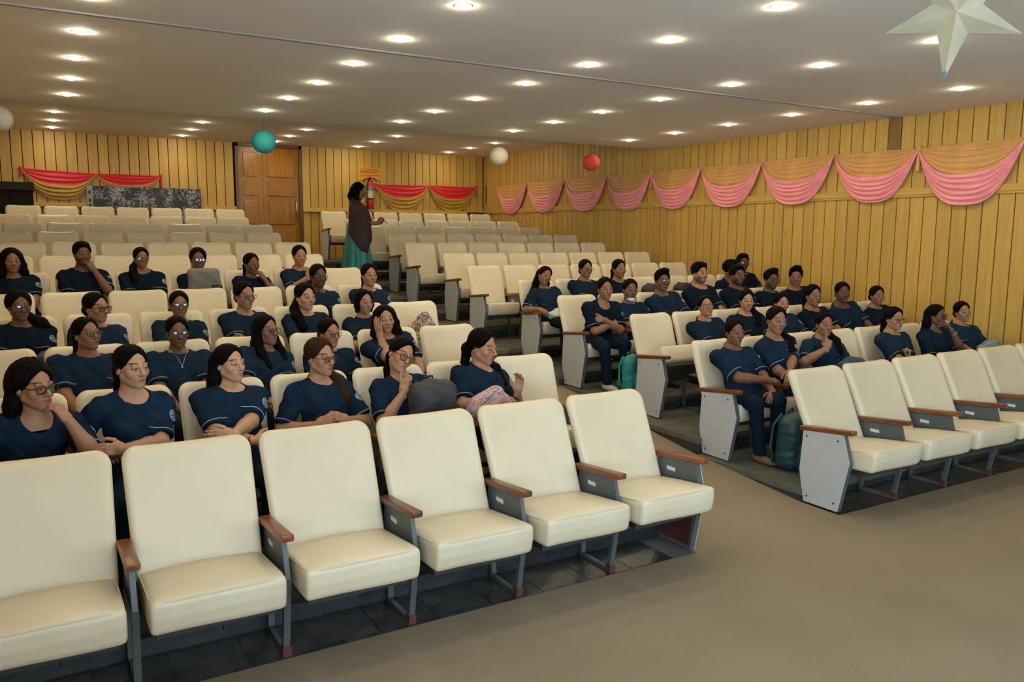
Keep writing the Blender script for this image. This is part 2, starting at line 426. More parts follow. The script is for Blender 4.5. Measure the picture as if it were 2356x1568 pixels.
wb = struct(MB().box(XL-.2, 3.62, YB+.03, YB+.2, -.1, ZB+.1).box(5.06, XR+.2, YB+.03, YB+.2, -.1, ZB+.1).box(3.6, 5.1, YB+.12, YB+.2, -.1, ZB+.1).build('wall_back', m_gap))
PX = .1785
for i in range(-6, 60):
    xa, xb = .05+PX*i, .05+PX*(i+1)
    xa, xb = max(xa, XL), min(xb, XR)
    if xb-xa < .04: continue
    for a, b in ((max(xa, XL), min(xb, 3.64)), (max(xa, 5.04), min(xb, XR))):
        if b-a < .03: continue
        xm = (a+b)/2; h = (b-a-GAP)/2; j = random.uniform(-.003, .003)
        MB().box(-h, h, j, .03, 2.62, ZB+.01).build('wall_plank', m_plank, wb, loc=(xm, YB, 0))
        MB().box(-h, h, j, .03, 1.535, 2.54).build('wall_plank', m_plank, wb, loc=(xm, YB, 0))
for a, b in ((XL, 3.64), (5.04, XR)):
    MB().box(a, b, YB-.07, YB+.03, 2.54, 2.62).build('dado_rail', m_rail_x, wb)
lw = MB(); ed = [YF]
for wy, ww in SIDE_WINDOWS: ed += [wy-ww/2, wy+ww/2]
ed.append(YB+.2)
for i in range(0, len(ed), 2): lw.box(XL-.15, XL, ed[i], ed[i+1], -.1, ZB+.1)
for wy, ww in SIDE_WINDOWS: lw.box(XL-.15, XL, wy-ww/2, wy+ww/2, -.1, 1.0); lw.box(XL-.15, XL, wy-ww/2, wy+ww/2, 3.0, ZB+.1)
wl = struct(lw.build('wall_left', m_plank))
for i, (wy, ww) in enumerate(SIDE_WINDOWS):
    b = MB()
    for k in range(4):
        y = wy-ww/2+.03+(ww-.06)*k/3; b.box(XL-.03, XL+.03, y-.03, y+.03, 1.0, 3.0)
    for z in (1.03, 2.3, 2.97): b.box(XL-.03, XL+.03, wy-ww/2, wy+ww/2, z-.03, z+.03)
    struct(b.build('window_%d' % (i+3), m_frame))
# front wall behind the camera with two tall windows
fw = MB(); edges = [XL]
for wx, ww in WINDOWS: edges += [wx-ww/2, wx+ww/2]
edges.append(XR)
for i in range(0, len(edges), 2): fw.box(edges[i], edges[i+1], YF-.15, YF, -.1, ZB)
for wx, ww in WINDOWS: fw.box(wx-ww/2, wx+ww/2, YF-.15, YF, -.1, 1.0); fw.box(wx-ww/2, wx+ww/2, YF-.15, YF, 3.0, ZB)
struct(fw.build('wall_front', m_plaster))
for i, (wx, ww) in enumerate(WINDOWS):
    b = MB()
    for k in range(4):
        x = wx-ww/2+.03+(ww-.06)*k/3; b.box(x-.03, x+.03, YF-.05, YF+.02, 1.0, 3.0)
    for z in (1.03, 2.3, 2.97): b.box(wx-ww/2, wx+ww/2, YF-.05, YF+.02, z-.03, z+.03)
    struct(b.build('window_%d' % (i+1), m_frame))
# ceilings
struct(MB().box(XL, XR+.05, YF, YSEAM-.012, ZC, ZC+.2).build('ceiling', m_ceil))
struct(MB().box(XL, XR+.05, YSEAM+.012, YSTEP, ZC+.004, ZB).build('ceiling_middle', m_ceil))
struct(MB().box(XL, XR+.05, YSEAM-.02, YSEAM+.02, ZC+.02, ZC+.1).build('trim_1', m_seam))
struct(MB().box(XL, XR, YSEAM-.035, YSEAM-.012, ZC-.012, ZC+.01).box(XL, XR, YSEAM+.014, YSEAM+.026, ZC-.006, ZC+.01).build('trim_2', m_trim))
struct(MB().box(XL-.2, XR+.2, YSTEP, YB+.2, ZB, ZB+.15).build('ceiling_back', m_ceil))

# recessed lamps
ORD = ['first', 'second', 'third', 'fourth', 'fifth', 'sixth', 'seventh', 'eighth', 'ninth', 'tenth', 'eleventh', 'twelfth', 'thirteenth', 'fourteenth']
dome = MB().lathe([(.0001, -.019), (.022, -.017), (.040, -.010), (.050, .0)], 20).mesh('diffuser', m_lamp, True)
ring = MB().lathe([(.050, .002), (.052, -.002), (.062, -.002), (.066, .001)], 24).mesh('trim_ring', m_ring, True)
COLX = [.387, 2.54, 4.34, 6.10, 8.24]
def lamp(x, y, z, label):
    o = tag(empty('ceiling_downlight', (x, y, z)), label, 'ceiling light', 'recessed ceiling downlights')
    obj('diffuser', dome, o); obj('trim_ring', ring, o)
COLN = ['leftmost', 'second from left', 'middle', 'second from right', 'rightmost']
for j in range(7):
    y = 10.355-1.0755*j
    for i, x in enumerate(COLX):
        lamp(x, y, ZC+(.004 if y > YSEAM else 0), 'round recessed downlight, %s column, %s row counted from the ceiling step forward' % (COLN[i], ORD[j]))
for j, y in enumerate((14.75, 15.88, 16.93)):
    for i, x in enumerate([.365, 2.55, 4.34, 6.10, 8.26]):
        lamp(x, y, ZB, 'round downlight in the raised back ceiling, %s column, %s row back' % (COLN[i], ORD[j]))

# door in the back wall: frame, two leaves with raised panels, long pull handle
dr = struct(empty('door_1', (3.65, YB, 1.535)))
MB().box(0, .06, -.03, .1, 0, 2.39).box(1.33, 1.39, -.03, .1, 0, 2.39).box(0, 1.39, -.03, .1, 2.33, 2.39).build('door_frame', m_frame, dr)
for k, (xa, xb) in enumerate(((.065, .56), (.565, 1.325))):
    lf = MB().box(xa, xb, .02, .07, .0, 2.325).build('door_leaf', m_door, dr)
    w = xb-xa
    for (za, zb) in ((.12, .62), (.72, 1.22), (1.32, 1.62), (1.72, 2.22)):
        V, Fc = rbox(w-.2, .03, zb-za, .012, (2, 1, 2))
        add('door_panel', V+np.array([(xa+xb)/2, .018, (za+zb)/2]), Fc, m_door, lf)
    if k == 1:
        MB().tube([(1.26, -.02, .82), (1.26, -.02, 1.25)], .012).tube([(1.26, .03, .86), (1.26, -.02, .86)], .008).tube([(1.26, .03, 1.2), (1.26, -.02, 1.2)], .008).build('door_handle', m_silver, lf, True)
# flush handle of a concealed panel in the right wall
MB().box(XR-.012, XR+.004, 17.43, 17.47, 2.80, 3.24).build('pull_slot', m_frame, wr)

# ------------------------------------------------------------------ chairs
m_board_grey = mat('seat_underside_board', (.05, .045, .035), .7, var=.1)
def chair_meshes(P, tagname, fine):
    w = P-.04; d = {}
    # backrest: padded slab, wings forward, top edge dipping in the middle
    hz, th = .58, .085
    def bdef(p):
        p = p.copy(); rcn, rb = .075, .036                    # rounded upper corners, then a soft edge all round
        ax_ = np.abs(p[:, 0]); e = np.maximum(np.minimum(w/2-ax_, hz/2-np.abs(p[:, 2])), 0)
        dx = np.maximum(ax_-(w/2-rcn), 0)/rcn; dz = np.maximum(p[:, 2]-(hz/2-rcn), 0)/rcn
        sc = np.where((dx > 0) & (dz > 0), np.maximum(dx, dz)/np.maximum(np.sqrt(dx*dx+dz*dz), 1e-9), 1)
        p[:, 0] = np.sign(p[:, 0])*np.where(dx > 0, w/2-rcn+dx*sc*rcn, ax_); p[:, 2] = np.where(dz > 0, hz/2-rcn+dz*sc*rcn, p[:, 2])
        ymax = th/2-rb+np.sqrt(np.maximum(rb*rb-np.maximum(rb-e, 0)**2, 0)); p[:, 1] = np.clip(p[:, 1], -ymax, ymax)
        u = p[:, 0]/(w/2); v = (p[:, 2]+hz/2)/hz
        p[:, 1] -= .030*np.abs(u)**2.2                         # wings
        front = np.clip(-p[:, 1]/(th/2), 0, 1)
        p[:, 1] += -.012*front*np.sin(PI*np.clip(v, 0, 1))*(1-u**2)
        p[:, 2] += .013*(u**2)*np.clip(v, 0, 1)
        p[:, 0] *= 1-.05*(1-v)
        p[:, 2] += hz/2+.41
        p[:, 1] += -(.97-p[:, 2])*(.466 if fine else .36)-.005
        return p
    n = (10, 2, 10) if fine else (6, 1, 6)
    V, F = rbox(w, th, hz, .075, n, bdef, True, True); d['back'] = make_mesh('backrest', V, F, m_cream_front if fine else m_cream, True)
    # seat cushion
    sw, sd, sh = P-.085, (.58 if fine else .44), .165; sy = -.53 if fine else -.42
    def sdef(p):
        p = p.copy(); u = p[:, 0]/(sw/2); v = p[:, 1]/(sd/2); top = np.clip(p[:, 2]/(sh/2), 0, 1)
        p[:, 2] += top*.030*(1-u**2)*(1-v**2)
        bot = np.clip(-p[:, 2]/(sh/2), 0, 1)
        p[:, 2] += bot*.06*np.clip((v+.6)/1.6, 0, 1)
        p[:, 1] += bot*.02*(v < 0)
        p[:, 1] += sy; p[:, 2] += .395-.035*v
        if fine: p[:, 2] += .004*np.sin(9*p[:, 0]+4*p[:, 1])*bot
        return p
    V, F = rbox(sw, sd, sh, .028, n, sdef); d['seat'] = make_mesh('seat_cushion', V, F, m_cream_front if fine else m_cream, True)
    pts = []
    for k in range(40):
        a = 2*PI*k/40; cx = np.sign(math.cos(a))*abs(math.cos(a))**.2*(sw/2-.007); cy = np.sign(math.sin(a))*abs(math.sin(a))**.2*(sd/2-.007)
        v = cy/(sd/2); pts.append((cx, cy+sy,   .395-.035*v+sh/2-.009))
    d['piping'] = MB().tube(pts, .005, 6, True).mesh('piping', m_piping, True)
    d['pan'] = MB().box(-sw/2+.03, sw/2-.03, sy-sd*.32, sy+sd*.42, .30, .345).mesh('seat_pan', m_steel_dark)
    V, F = rbox(.062, .47, .036, .008, (2, 1, 3), lambda p: p+np.stack([0*p[:, 0], 0*p[:, 0]-.44, .605-.1*p[:, 1]], 1))
    d['arm'] = make_mesh('armrest', V, F, m_arm, True)
    hexo = [(-.24, .575), (-.60, .605), (-.66, .40), (-.58, .012), (-.27, .012), (-.22, .25)]
    hexi = [(-.262, .55), (-.585, .58), (-.636, .40), (-.562, .035), (-.287, .035), (-.243, .25)]
    d['plate'] = MB().prism_x([(-.24, .575), (-.60, .605), (-.655, .42), (-.235, .36)], -.012, .012).mesh('side_plate', m_steel)
    fr = MB()
    fr.prism_x([(-.655, .42), (-.625, .42), (-.555, .03), (-.58, .0)], -.016, .016)
    fr.prism_x([(-.235, .36), (-.26, .36), (-.295, .03), (-.27, .0)], -.016, .016)
    fr.prism_x([(-.57, .0), (-.57, .022), (-.27, .022), (-.27, .0)], -.012, .012)
    d['leg'] = fr.mesh('leg_frame', m_steel)
    d['foot'] = MB().box(-.02, .02, -.595, -.55, 0, .05).mesh('floor_foot', m_rust)
    d['sticker'] = MB().box(-.0135, .0135, -.42, -.34, .50, .525).mesh('number_plate', m_sticker)
    edge = MB().prism_x(hexo, -.02, .02); d['endframe'] = edge.mesh('side_frame', m_steel)
    d['lam'] = MB().prism_x([(y, z) for y, z in hexo], -.026, -.020).mesh('laminate_panel', m_laminate)
    d['inner'] = MB().prism_x([(-.62, .40), (-.57, .04), (-.28, .04), (-.25, .25), (-.25, .36)], -.024, -.0205).mesh('inner_board', m_board)
    d['screw'] = MB().tube([(-.0285, 0, 0), (-.0255, 0, 0)], .0075, 8).mesh('screw', m_screw)
    return d
CM = {1: chair_meshes(.663, 'wide', True), 0: chair_meshes(.58, 'std', False)}
def add_standard(root, d, x, end, fine):
    """one armrest with what carries it; end = 0 between seats, -1/+1 an aisle panel facing that way"""
    obj('armrest', d['arm'], root, (x, 0, 0))
    if end == 0:
        p = obj('side_plate', d['plate'], root, (x, 0, 0)); obj('number_plate', d['sticker'], p)
        l = obj('leg_frame', d['leg'], root, (x, 0, 0)); obj('floor_foot', d['foot'], l)
    else:
        p = obj('side_panel', d['endframe'], root, (x, 0, 0))
        q = obj('laminate_panel', d['lam'], p); b = obj('inner_board', d['inner'], p); s_ = obj('number_plate', d['sticker'], p, (0, 0, 0)); s_.scale = (1.7, 1, 1)
        if end > 0: q.rotation_euler = (0, 0, 0); q.scale = (-1, 1, 1)
        else: b.scale = (-1, 1, 1)
        for (y, z) in ((-.275, .53), (-.555, .55), (-.545, .07), (-.30, .06)):
            s = obj('screw', d['screw'], p, (0, y, z))
            if end > 0: s.scale = (-1, 1, 1)
def seat_x(row, right, k):
    P = .663 if row == 'L' else .58
    if right: return (5.075 if row == 'L' else (5.12 if row in 'ACEGIK' else 5.27))+P*k+(P-.035)/2
    return (2.94 if row == 'L' else (3.04 if row in 'ACEGIK' else 2.89))-P*k+(P-.035)/2
ROWN = {r: ('front' if r == 'L' else ORD[i]) for i, r in enumerate(ORDER)}
NK = lambda row, right: (6 if row == 'L' else 7)
for right in (0, 1):
    for row in ORDER:
        yt, zf = ROWS[row]; fine = 1 if row == 'L' else 0; d = CM[fine]; P = .663 if fine else .58
        n = NK(row, right)
        for k in range(n):
            x = seat_x(row, right, k)
            pos = ('next to the aisle' if k == 0 else '%s from the aisle' % ORD[k])
            lab = 'cream auditorium chair %s in the %s row of the %s block' % (pos, ROWN[row], 'right' if right else 'left')
            root = tag(empty('auditorium_chair', (x, yt, zf)), lab, 'chair', 'cream auditorium chairs in two blocks')
            obj('backrest', d['back'], root); s = obj('seat_cushion', d['seat'], root)
            if fine: obj('piping', d['piping'], s)
            pan = obj('seat_pan', d['pan'], root)
            if right and row == 'J' and k == 0:          # this one is left half tipped up
                for t_ in (s, pan):
                    t_.rotation_euler = (-.62, 0, 0); t_.location = Vector((0, -.24, .40))-Matrix.Rotation(-.62, 3, 'X')@Vector((0, -.24, .40))
                V, F = rbox(P-.10, .40, .02, .008, (2, 2, 1)); up_ = add('seat_underside', V+np.array((0, -.43, .295)), F, m_board_grey, root); up_.rotation_euler = s.rotation_euler; up_.location = s.location
            add_standard(root, d, -P/2, -1 if (right and k == 0) else 0, fine)      # each chair carries the armrest on its left
            if (right and k == n-1): add_standard(root, d, P/2, 0, fine)
            if (not right and k == 0): add_standard(root, d, P/2, 1, fine)

# ------------------------------------------------------------------ signed-distance modelling for soft bodies
f32 = np.float32
def A(v): return np.asarray(v, f32)
def ell(P, c, r):
    q = P-A(c); r = A(r); k0 = np.sqrt(((q/r)**2).sum(1)); k1 = np.sqrt(((q/(r*r))**2).sum(1))
    return k0*(k0-1)/np.maximum(k1, 1e-6)
def sph(P, c, r): q = P-A(c); return np.sqrt((q*q).sum(1))-r
def rc(P, a, b, r1, r2=None):
    a, b = A(a), A(b); r2 = r1 if r2 is None else r2; ba = b-a; q = P-a
    t = np.clip(q@ba/max(float(ba@ba), 1e-9), 0, 1); d = q-t[:, None]*ba
    return np.sqrt((d*d).sum(1))-(r1+(r2-r1)*t)
def smin(a, b, k):
    h = np.clip(.5+.5*(b-a)/k, 0, 1); return b+(a-b)*h-k*h*(1-h)
def smax(a, b, k): return -smin(-a, -b, k)
def chain(P, pts, rs, k=.02):
    d = None
    for i in range(len(pts)-1):
        e = rc(P, pts[i], pts[i+1], rs[i], rs[i+1]); d = e if d is None else smin(d, e, k)
    return d
def boxd(P, c, h, r=0.0):
    q = np.abs(P-A(c))-(A(h)-r); return np.sqrt((np.maximum(q, 0)**2).sum(1))+np.minimum(q.max(1), 0)-r
_OFF = np.array([[i, j, k] for i in (0, 1) for j in (0, 1) for k in (0, 1)])
_EDG = [(a, b) for a in range(8) for b in range(a+1, 8) if np.abs(_OFF[a]-_OFF[b]).sum() == 1]
def sdf_mesh(f, lo, hi, h, B=6):
    """surface nets on a block-sparse grid; returns V (n,3), F (m,4)"""
    lo = np.asarray(lo, float); hi = np.asarray(hi, float)
    nb = np.maximum(1, np.ceil((hi-lo)/(h*B)).astype(int))
    gi = np.stack(np.meshgrid(*[np.arange(n) for n in nb], indexing='ij'), -1).reshape(-1, 3)
    cen = (lo+(gi*B+(B-1)/2)*h).astype(f32)
    dc = f(cen)
    keep = np.abs(dc) < B*h*.87*1.35+h
    D = np.empty(tuple(nb*B), f32)
    D6 = D.reshape(nb[0], B, nb[1], B, nb[2], B)
    D6[...] = np.where(dc >= 0, f32(1), f32(-1)).reshape(nb)[:, None, :, None, :, None]
    kg = gi[keep]
    if len(kg) == 0: return np.zeros((0, 3)), np.zeros((0, 4), int)
    li = np.stack(np.meshgrid(*[np.arange(B)]*3, indexing='ij'), -1).reshape(-1, 3)
    pts = (kg[:, None, :]*B+li[None])
    val = f((lo+pts.reshape(-1, 3)*h).astype(f32)).reshape(len(kg), B, B, B)
    D6[kg[:, 0], :, kg[:, 1], :, kg[:, 2], :] = val
    S = D < 0
    cnt = np.zeros(tuple(np.array(D.shape)-1), np.int8)
    for o in _OFF: cnt += S[o[0]:S.shape[0]-1+o[0], o[1]:S.shape[1]-1+o[1], o[2]:S.shape[2]-1+o[2]]
    act = (cnt > 0) & (cnt < 8)
    ci = np.argwhere(act)
    if len(ci) == 0: return np.zeros((0, 3)), np.zeros((0, 4), int)
    vals = np.stack([D[ci[:, 0]+o[0], ci[:, 1]+o[1], ci[:, 2]+o[2]] for o in _OFF], 1)
    pos = np.zeros((len(ci), 3)); num = np.zeros(len(ci))
    for a, b in _EDG:
        va, vb = vals[:, a], vals[:, b]; m = (va < 0) != (vb < 0)
        t = np.clip(va/np.where(m, va-vb, 1), 0, 1)
        p = _OFF[a]+t[:, None]*(_OFF[b]-_OFF[a]); pos += np.where(m[:, None], p, 0); num += m
    V = lo+(ci+pos/num[:, None])*h
    ID = -np.ones(act.shape, np.int64); ID[act] = np.arange(len(ci))
    Fs = []
    for ax in range(3):
        s0 = [slice(None)]*3; s1 = [slice(None)]*3; s0[ax] = slice(0, -1); s1[ax] = slice(1, None)
        e = np.argwhere(S[tuple(s0)] != S[tuple(s1)]); u, v = (ax+1) % 3, (ax+2) % 3
        ok = (e[:, u] > 0) & (e[:, v] > 0) & (e[:, u] < act.shape[u]) & (e[:, v] < act.shape[v]); e = e[ok]
        q = []
        for du, dv in ((-1, -1), (0, -1), (0, 0), (-1, 0)):
            c = e.copy(); c[:, u] += du; c[:, v] += dv; q.append(ID[c[:, 0], c[:, 1], c[:, 2]])
        q = np.stack(q, 1); ins = S[e[:, 0], e[:, 1], e[:, 2]]
        q[~ins] = q[~ins][:, ::-1]; Fs.append(q)
    F = np.concatenate(Fs); F = F[(F >= 0).all(1)]
    return V, F
def unit(v): v = np.asarray(v, float); return v/(np.linalg.norm(v)+1e-9)

# ------------------------------------------------------------------ hands, one mesh per pose, right hand, wrist at the origin
#   x towards the thumb, y out of the back of the hand, z along the fingers
HANDP = {'relax': ((22, 30, 18),)*4, 'fist': ((70, 88, 55),)*4, 'flat': ((6, 10, 6), (4, 8, 6), (6, 10, 8), (10, 14, 10)),
         'point': ((2, 6, 4), (72, 90, 55), (75, 92, 55), (76, 92, 55)), 'grip': ((42, 58, 35),)*4, 'cup': ((35, 35, 22), (32, 34, 22), (30, 34, 22), (28, 34, 22)),
         'pinch': ((48, 48, 20), (40, 60, 30), (36, 58, 30), (30, 52, 28))}
THUMB = {'relax': (.75, -.25, .75), 'fist': (.25, -.75, .75), 'flat': (.85, -.05, .65), 'point': (.35, -.7, .7), 'grip': (.4, -.85, .5), 'cup': (.6, -.6, .6), 'pinch': (.35, -.75, .75)}
_hc = {}
def hand_mesh(pose):
    if pose in _hc: return _hc[pose]
    fing = []; base = [(.029, .0, .088), (.0095, .002, .093), (-.010, .001, .090), (-.028, -.002, .082)]
    ln = [(.040, .025, .019), (.044, .028, .020), (.041, .026, .019), (.032, .020, .017)]
    for i in range(4):
        a = 0; p = np.array(base[i]); pts = [p]; sx = (base[i][0])*1.2
        for j in range(3):
            a += math.radians(HANDP[pose][i][j]); dr = unit((sx*(1 if j == 0 else .3), -math.sin(a), math.cos(a))); p = p+dr*ln[i][j]; pts.append(p)
        fing.append(pts)
    t0 = np.array((.026, -.006, .022)); td = unit(THUMB[pose]); t1 = t0+td*.040; td2 = unit(td*.75+np.array((-.25, -.12, .45))); t2 = t1+td2*.030; t3 = t2+unit(td2+np.array((-.1, -.1, .2)))*.022
    def f(P):
        d = boxd(P, (0, -.001, .052), (.037, .0125, .046), .012)
        d = smin(d, rc(P, (0, 0, -.03), (0, 0, .02), .0255, .027), .02)
        d = smin(d, rc(P, (.02, -.010, .015), (.022, -.012, .045), .015, .012), .015)
        for i, pts in enumerate(fing):
            r = (.0092, .0095, .0090, .0080)[i]
            e = chain(P, pts, (r, r*.96, r*.88, r*.72), .004); d = smin(d, e, .005)
        d = smin(d, chain(P, (t0, t1, t2, t3), (.0145, .0115, .0100, .0075), .006), .008)
        return d
    _hc[pose] = sdf_mesh(f, (-.085, -.14, -.045), (.10, .05, .21), .0036)
    return _hc[pose]

# ------------------------------------------------------------------ heads
SKIN = {'a': (.48, .265, .155), 'b': (.36, .182, .098), 'c': (.25, .120, .062), 'd': (.16, .074, .039), 'e': (.095, .043, .024)}
HAIRC = np.array((.010, .008, .006))
def head_sdf(p, male, jaw):
    """p in head coordinates (face towards -y); about .225 m from crown to chin"""
    ax = p.copy(); ax[:, 0] = np.abs(ax[:, 0])
    d = ell(p, (0, .015, .040), (.071, .091, .078))
    d = smin(d, ell(p, (0, -.024, -.028), (.0595*jaw, .064, .078)), .03)
    d = smin(d, rc(ax, (.046*jaw, .004, -.048), (.010, -.060, -.094), .023, .018), .022)
    d = smin(d, sph(p, (0, -.068, -.094), .0185), .018)
    d = smin(d, ell(ax, (.039*jaw, -.056, -.022), (.025, .022 if male else .0235, .026)), .022)
    d = smin(d, ell(ax, (.024, -.079 if male else -.0765, .0235), (.026, .011, .0085)), .014)
    d = smax(d, -sph(ax, (.0315, -.1035 if male else -.1045, .0025), .0165 if male else .0158), .012)
    d = smin(d, sph(ax, (.0312, -.0755, .002), .0156), .006)
    d = np.maximum(d, -ell(ax, (.0316, -.094, .0008), (.0152, .011, .0043)))
    nz = smin(rc(p, (0, -.084, .014), (0, -.1095, -.026), .0082, .0105), sph(p, (0, -.1085, -.029), .0118), .006)
    nz = smin(nz, sph(ax, (.0122, -.0965, -.0325), .0086), .006)
    d = smin(d, nz, .010)
    d = smin(d, ell(p, (0, -.068, -.060), (.031, .025, .028)), .018)
    d = smin(d, rc(ax, (.0, -.0930, -.0560), (.023, -.0825, -.0595), .0058, .0026), .004)
    d = smin(d, ell(p, (0, -.0870, -.0665), (.0205, .0085, .0060)), .004)
    d = smin(d, ell(ax, (.0735, .014, -.004), (.0085, .018, .030)), .008)
    return d
def head_colors(p, base, male, beard, smile):
    base = np.array(base); n = len(p); x = np.abs(p[:, 0]); y, z = p[:, 1], p[:, 2]
    c = np.tile(base, (n, 1))
    def blend(w, col):
        w = np.clip(w, 0, 1)[:, None]; c[:] = c*(1-w)+np.array(col)*w
    blend(.30*np.exp(-(((x-.042)/.02)**2+((z+.022)/.02)**2))*(y < -.02), base*np.array((1.05, .72, .66)))
    fr = (y < -.055)
    lip = 1-np.sqrt((x/.0250)**2+((z+.0612-(.05*x if smile else 0))/.0105)**2)
    blend(np.clip(lip*5, 0, 1)*.92*fr, base*np.array((.95, .44, .42)))
    line = np.exp(-((z+.0612-(.10*x if smile else 0))/.0022)**2)*(x < .0215)*(y < -.07); blend(line*.75, base*.25)
    zb = .0285+.0032*(1-((x-.034)/.024)**2)+.0004*np.clip((.034-x)/.02, -1, 1)
    br = np.clip(1.4-np.abs(z-zb)/(.0036 if not male else .0046), 0, 1)*np.clip((x-.010)/.004, 0, 1)*np.clip((.054-x)/.005, 0, 1)*(y < -.03)
    blend(br*.9, HAIRC)
    e = np.sqrt(((x-.0316)/.0168)**2+((z-.0008)/.0062)**2)
    blend(np.clip(1-np.abs(e-1)/.42, 0, 1)*(z > -.001)*(y < -.05)*.85, HAIRC*1.5)
    blend(np.clip(1-np.abs(e-1.15)/.6, 0, 1)*(z <= -.001)*(y < -.05)*.25, base*.5)
    blend(np.exp(-(((x-.0095)/.004)**2+((z+.0375)/.003)**2))*(y < -.085)*.8, base*.2)       # nostrils
    if beard:
        w = np.clip((-.040-z)/.012, 0, 1)*np.clip((.03-y)/.03, 0, 1)*(z > -.125); w *= 1-np.clip(lip*6, 0, 1)
        w = w*np.clip(np.maximum((x-.030)/.012, np.maximum((-.078-z)/.008, (.016-np.abs(z+.047))/.01)), 0, 1)
        blend(w*beard, HAIRC*1.6)
    # scalp under the hair
    F_ = ((p-A(FACE_C))/A(FACE_R)); sc = ((F_*F_).sum(1) > (1.06 if male else 1.10+.26*np.exp(-(x/.026)**2))) & (z > -.002-.62*y) & (z > -.06)
    c[sc] = HAIRC
    return c
def skull_sdf(p):
    d = ell(p, (0, .015, .040), (.071, .091, .078))
    return smin(d, ell(p, (0, -.024, -.028), (.0595, .064, .078)), .03)
FACE_C, FACE_R = (0, -.13, -.022), (.099, .110, .107)
def hair_cap(p, style, vol=1.0):
    """hair hugging the skull, thinning out to nothing along the hairline"""
    q = (p-A(FACE_C))/A(FACE_R); e = np.sqrt((q*q).sum(1))-1
    e = e-.13*np.exp(-(p[:, 0]/.026)**2)*np.clip(-p[:, 1]/.05, 0, 1)*(0 if style == 'male' else 1)-.05*np.exp(-((np.abs(p[:, 0])-.058)/.012)**2)*(p[:, 2] > .03)*(p[:, 1] < -.02)
    if style == 'male': low = p[:, 2]+.012+.28*p[:, 1]+.03*(p[:, 1] > .03)
    else: low = (p[:, 2]+.012+.62*p[:, 1])/1.17
    w = np.clip(e/.26, 0, 1)**.7*np.clip(low/.022, 0, 1)**.7
    t = -.006+(.0195 if style != 'male' else .021)*w+(vol-1)*.045*w*np.clip((p[:, 1]+.05)/.06, 0, 1)
    if style != 'male': t = t-.005*np.exp(-((p[:, 0]-.004)/.0045)**2)*np.clip((p[:, 2]-.06)/.03, 0, 1)*(p[:, 1] < .05)
    d = skull_sdf(p)-t
    if style == 'male':
        top = ell(p, (0, -.022, .100), (.060, .066, .026)); d = smin(d, np.maximum(top, -(e-.02)*.1), .02)
    return d
def hair_chains(style):
    if style in ('tied', 'bun'): return [([(0, .100, .0), (0, .118, -.025), (0, .112, -.05)], (.030, .034, .026))]
    if style == 'pony': return [([(0, .10, .005), (0, .138, -.03), (0, .142, -.13), (0, .120, -.24)], (.026, .034, .030, .014))]
    if style == 'pony2': return hair_chains('pony')+hair_chains('ponyL')
    if style in ('ponyL', 'ponyR'):
        s = 1 if style == 'ponyL' else -1
        return [([(s*.02, .100, -.03), (s*.076, .060, -.110), (s*.104, -.040, -.170), (s*.096, -.112, -.26), (s*.088, -.125, -.37)], (.032, .042, .048, .044, .016))]
    if style == 'puffL': return [([(.03, .10, -.03), (.09, .06, -.12), (.14, -.02, -.15), (.19, -.05, -.18)], (.035, .052, .058, .03))]
    if style == 'loose':
        return [([(s*.045, .075, .02), (s*.068, .070, -.09), (s*.080, .085, -.20), (s*.070, .10, -.34)], (.045, .046, .044, .02)) for s in (-1, 1)]
    if style == 'wavy':
        return [([(s*.060, .02, .05), (s*.086, .012, -.04), (s*.098, .0, -.12), (s*.092, -.02, -.18)], (.038, .040, .042, .02)) for s in (-1, 1)]+\
               [([(0, .09, 0), (0, .10, -.10), (0, .09, -.18)], (.06, .06, .03))]
    if style == 'front':
        return [([(s*.066, .015, .03), (s*.082, .010, -.07), (s*.094, -.045, -.17), (s*.085, -.105, -.27), (s*.075, -.12, -.36)], (.026, .034, .035, .032, .012)) for s in (-1, 1)]+\
               [([(0, .09, 0), (0, .105, -.12), (0, .11, -.25)], (.055, .06, .03))]
    if style == 'bob':
        return [([(s*.066, -.005, .03), (s*.079, -.008, -.03), (s*.070, -.015, -.085)], (.022, .026, .014)) for s in (-1, 1)]+[([(0, .085, 0), (0, .085, -.08)], (.06, .045))]
    return []
def rot_head(yaw, pitch, roll):
    """columns: head x, y, z axes in the world; yaw>0 turns the face to +x, pitch>0 looks up, roll>0 tips the crown to -x"""
    a, p, r = map(math.radians, (yaw, pitch, roll))
    Rz = np.array([[math.cos(a), -math.sin(a), 0], [math.sin(a), math.cos(a), 0], [0, 0, 1]])
    Rx = np.array([[1, 0, 0], [0, math.cos(-p), -math.sin(-p)], [0, math.sin(-p), math.cos(-p)]])
    Ry = np.array([[math.cos(-r), 0, math.sin(-r)], [0, 1, 0], [-math.sin(-r), 0, math.cos(-r)]])
    return Rz@Rx@Ry
def eye_ball(n=14, rings=(0, 9, 13, 29, 32, 44, 70, 110)):
    V = [(0, -1, 0)]; C = [0]; F = []
    for r in rings[1:]:
        t = math.radians(r)
        for k in range(n): a = 2*PI*k/n; V.append((math.sin(t)*math.cos(a), -math.cos(t), math.sin(t)*math.sin(a))); C.append(r)
    for k in range(n): F.append((0, 1+k, 1+(k+1) % n, 1+(k+1) % n))
    for i in range(len(rings)-2):
        for k in range(n): F.append((1+i*n+k, 1+(i+1)*n+k, 1+(i+1)*n+(k+1) % n, 1+i*n+(k+1) % n))
    return np.array(V), F, np.array(C)
EYE = eye_ball()
def join(parts):
    V = []; F = []; C = []; n = 0
    for v, f, c in parts:
        V.append(v); C.append(c if np.ndim(c) == 2 else np.tile(np.asarray(c, float), (len(v), 1)))
        f = [tuple(int(i)+n for i in q) for q in f] if not isinstance(f, np.ndarray) else f+n
        F.append(f); n += len(v)
    return np.concatenate(V), F, np.concatenate(C)
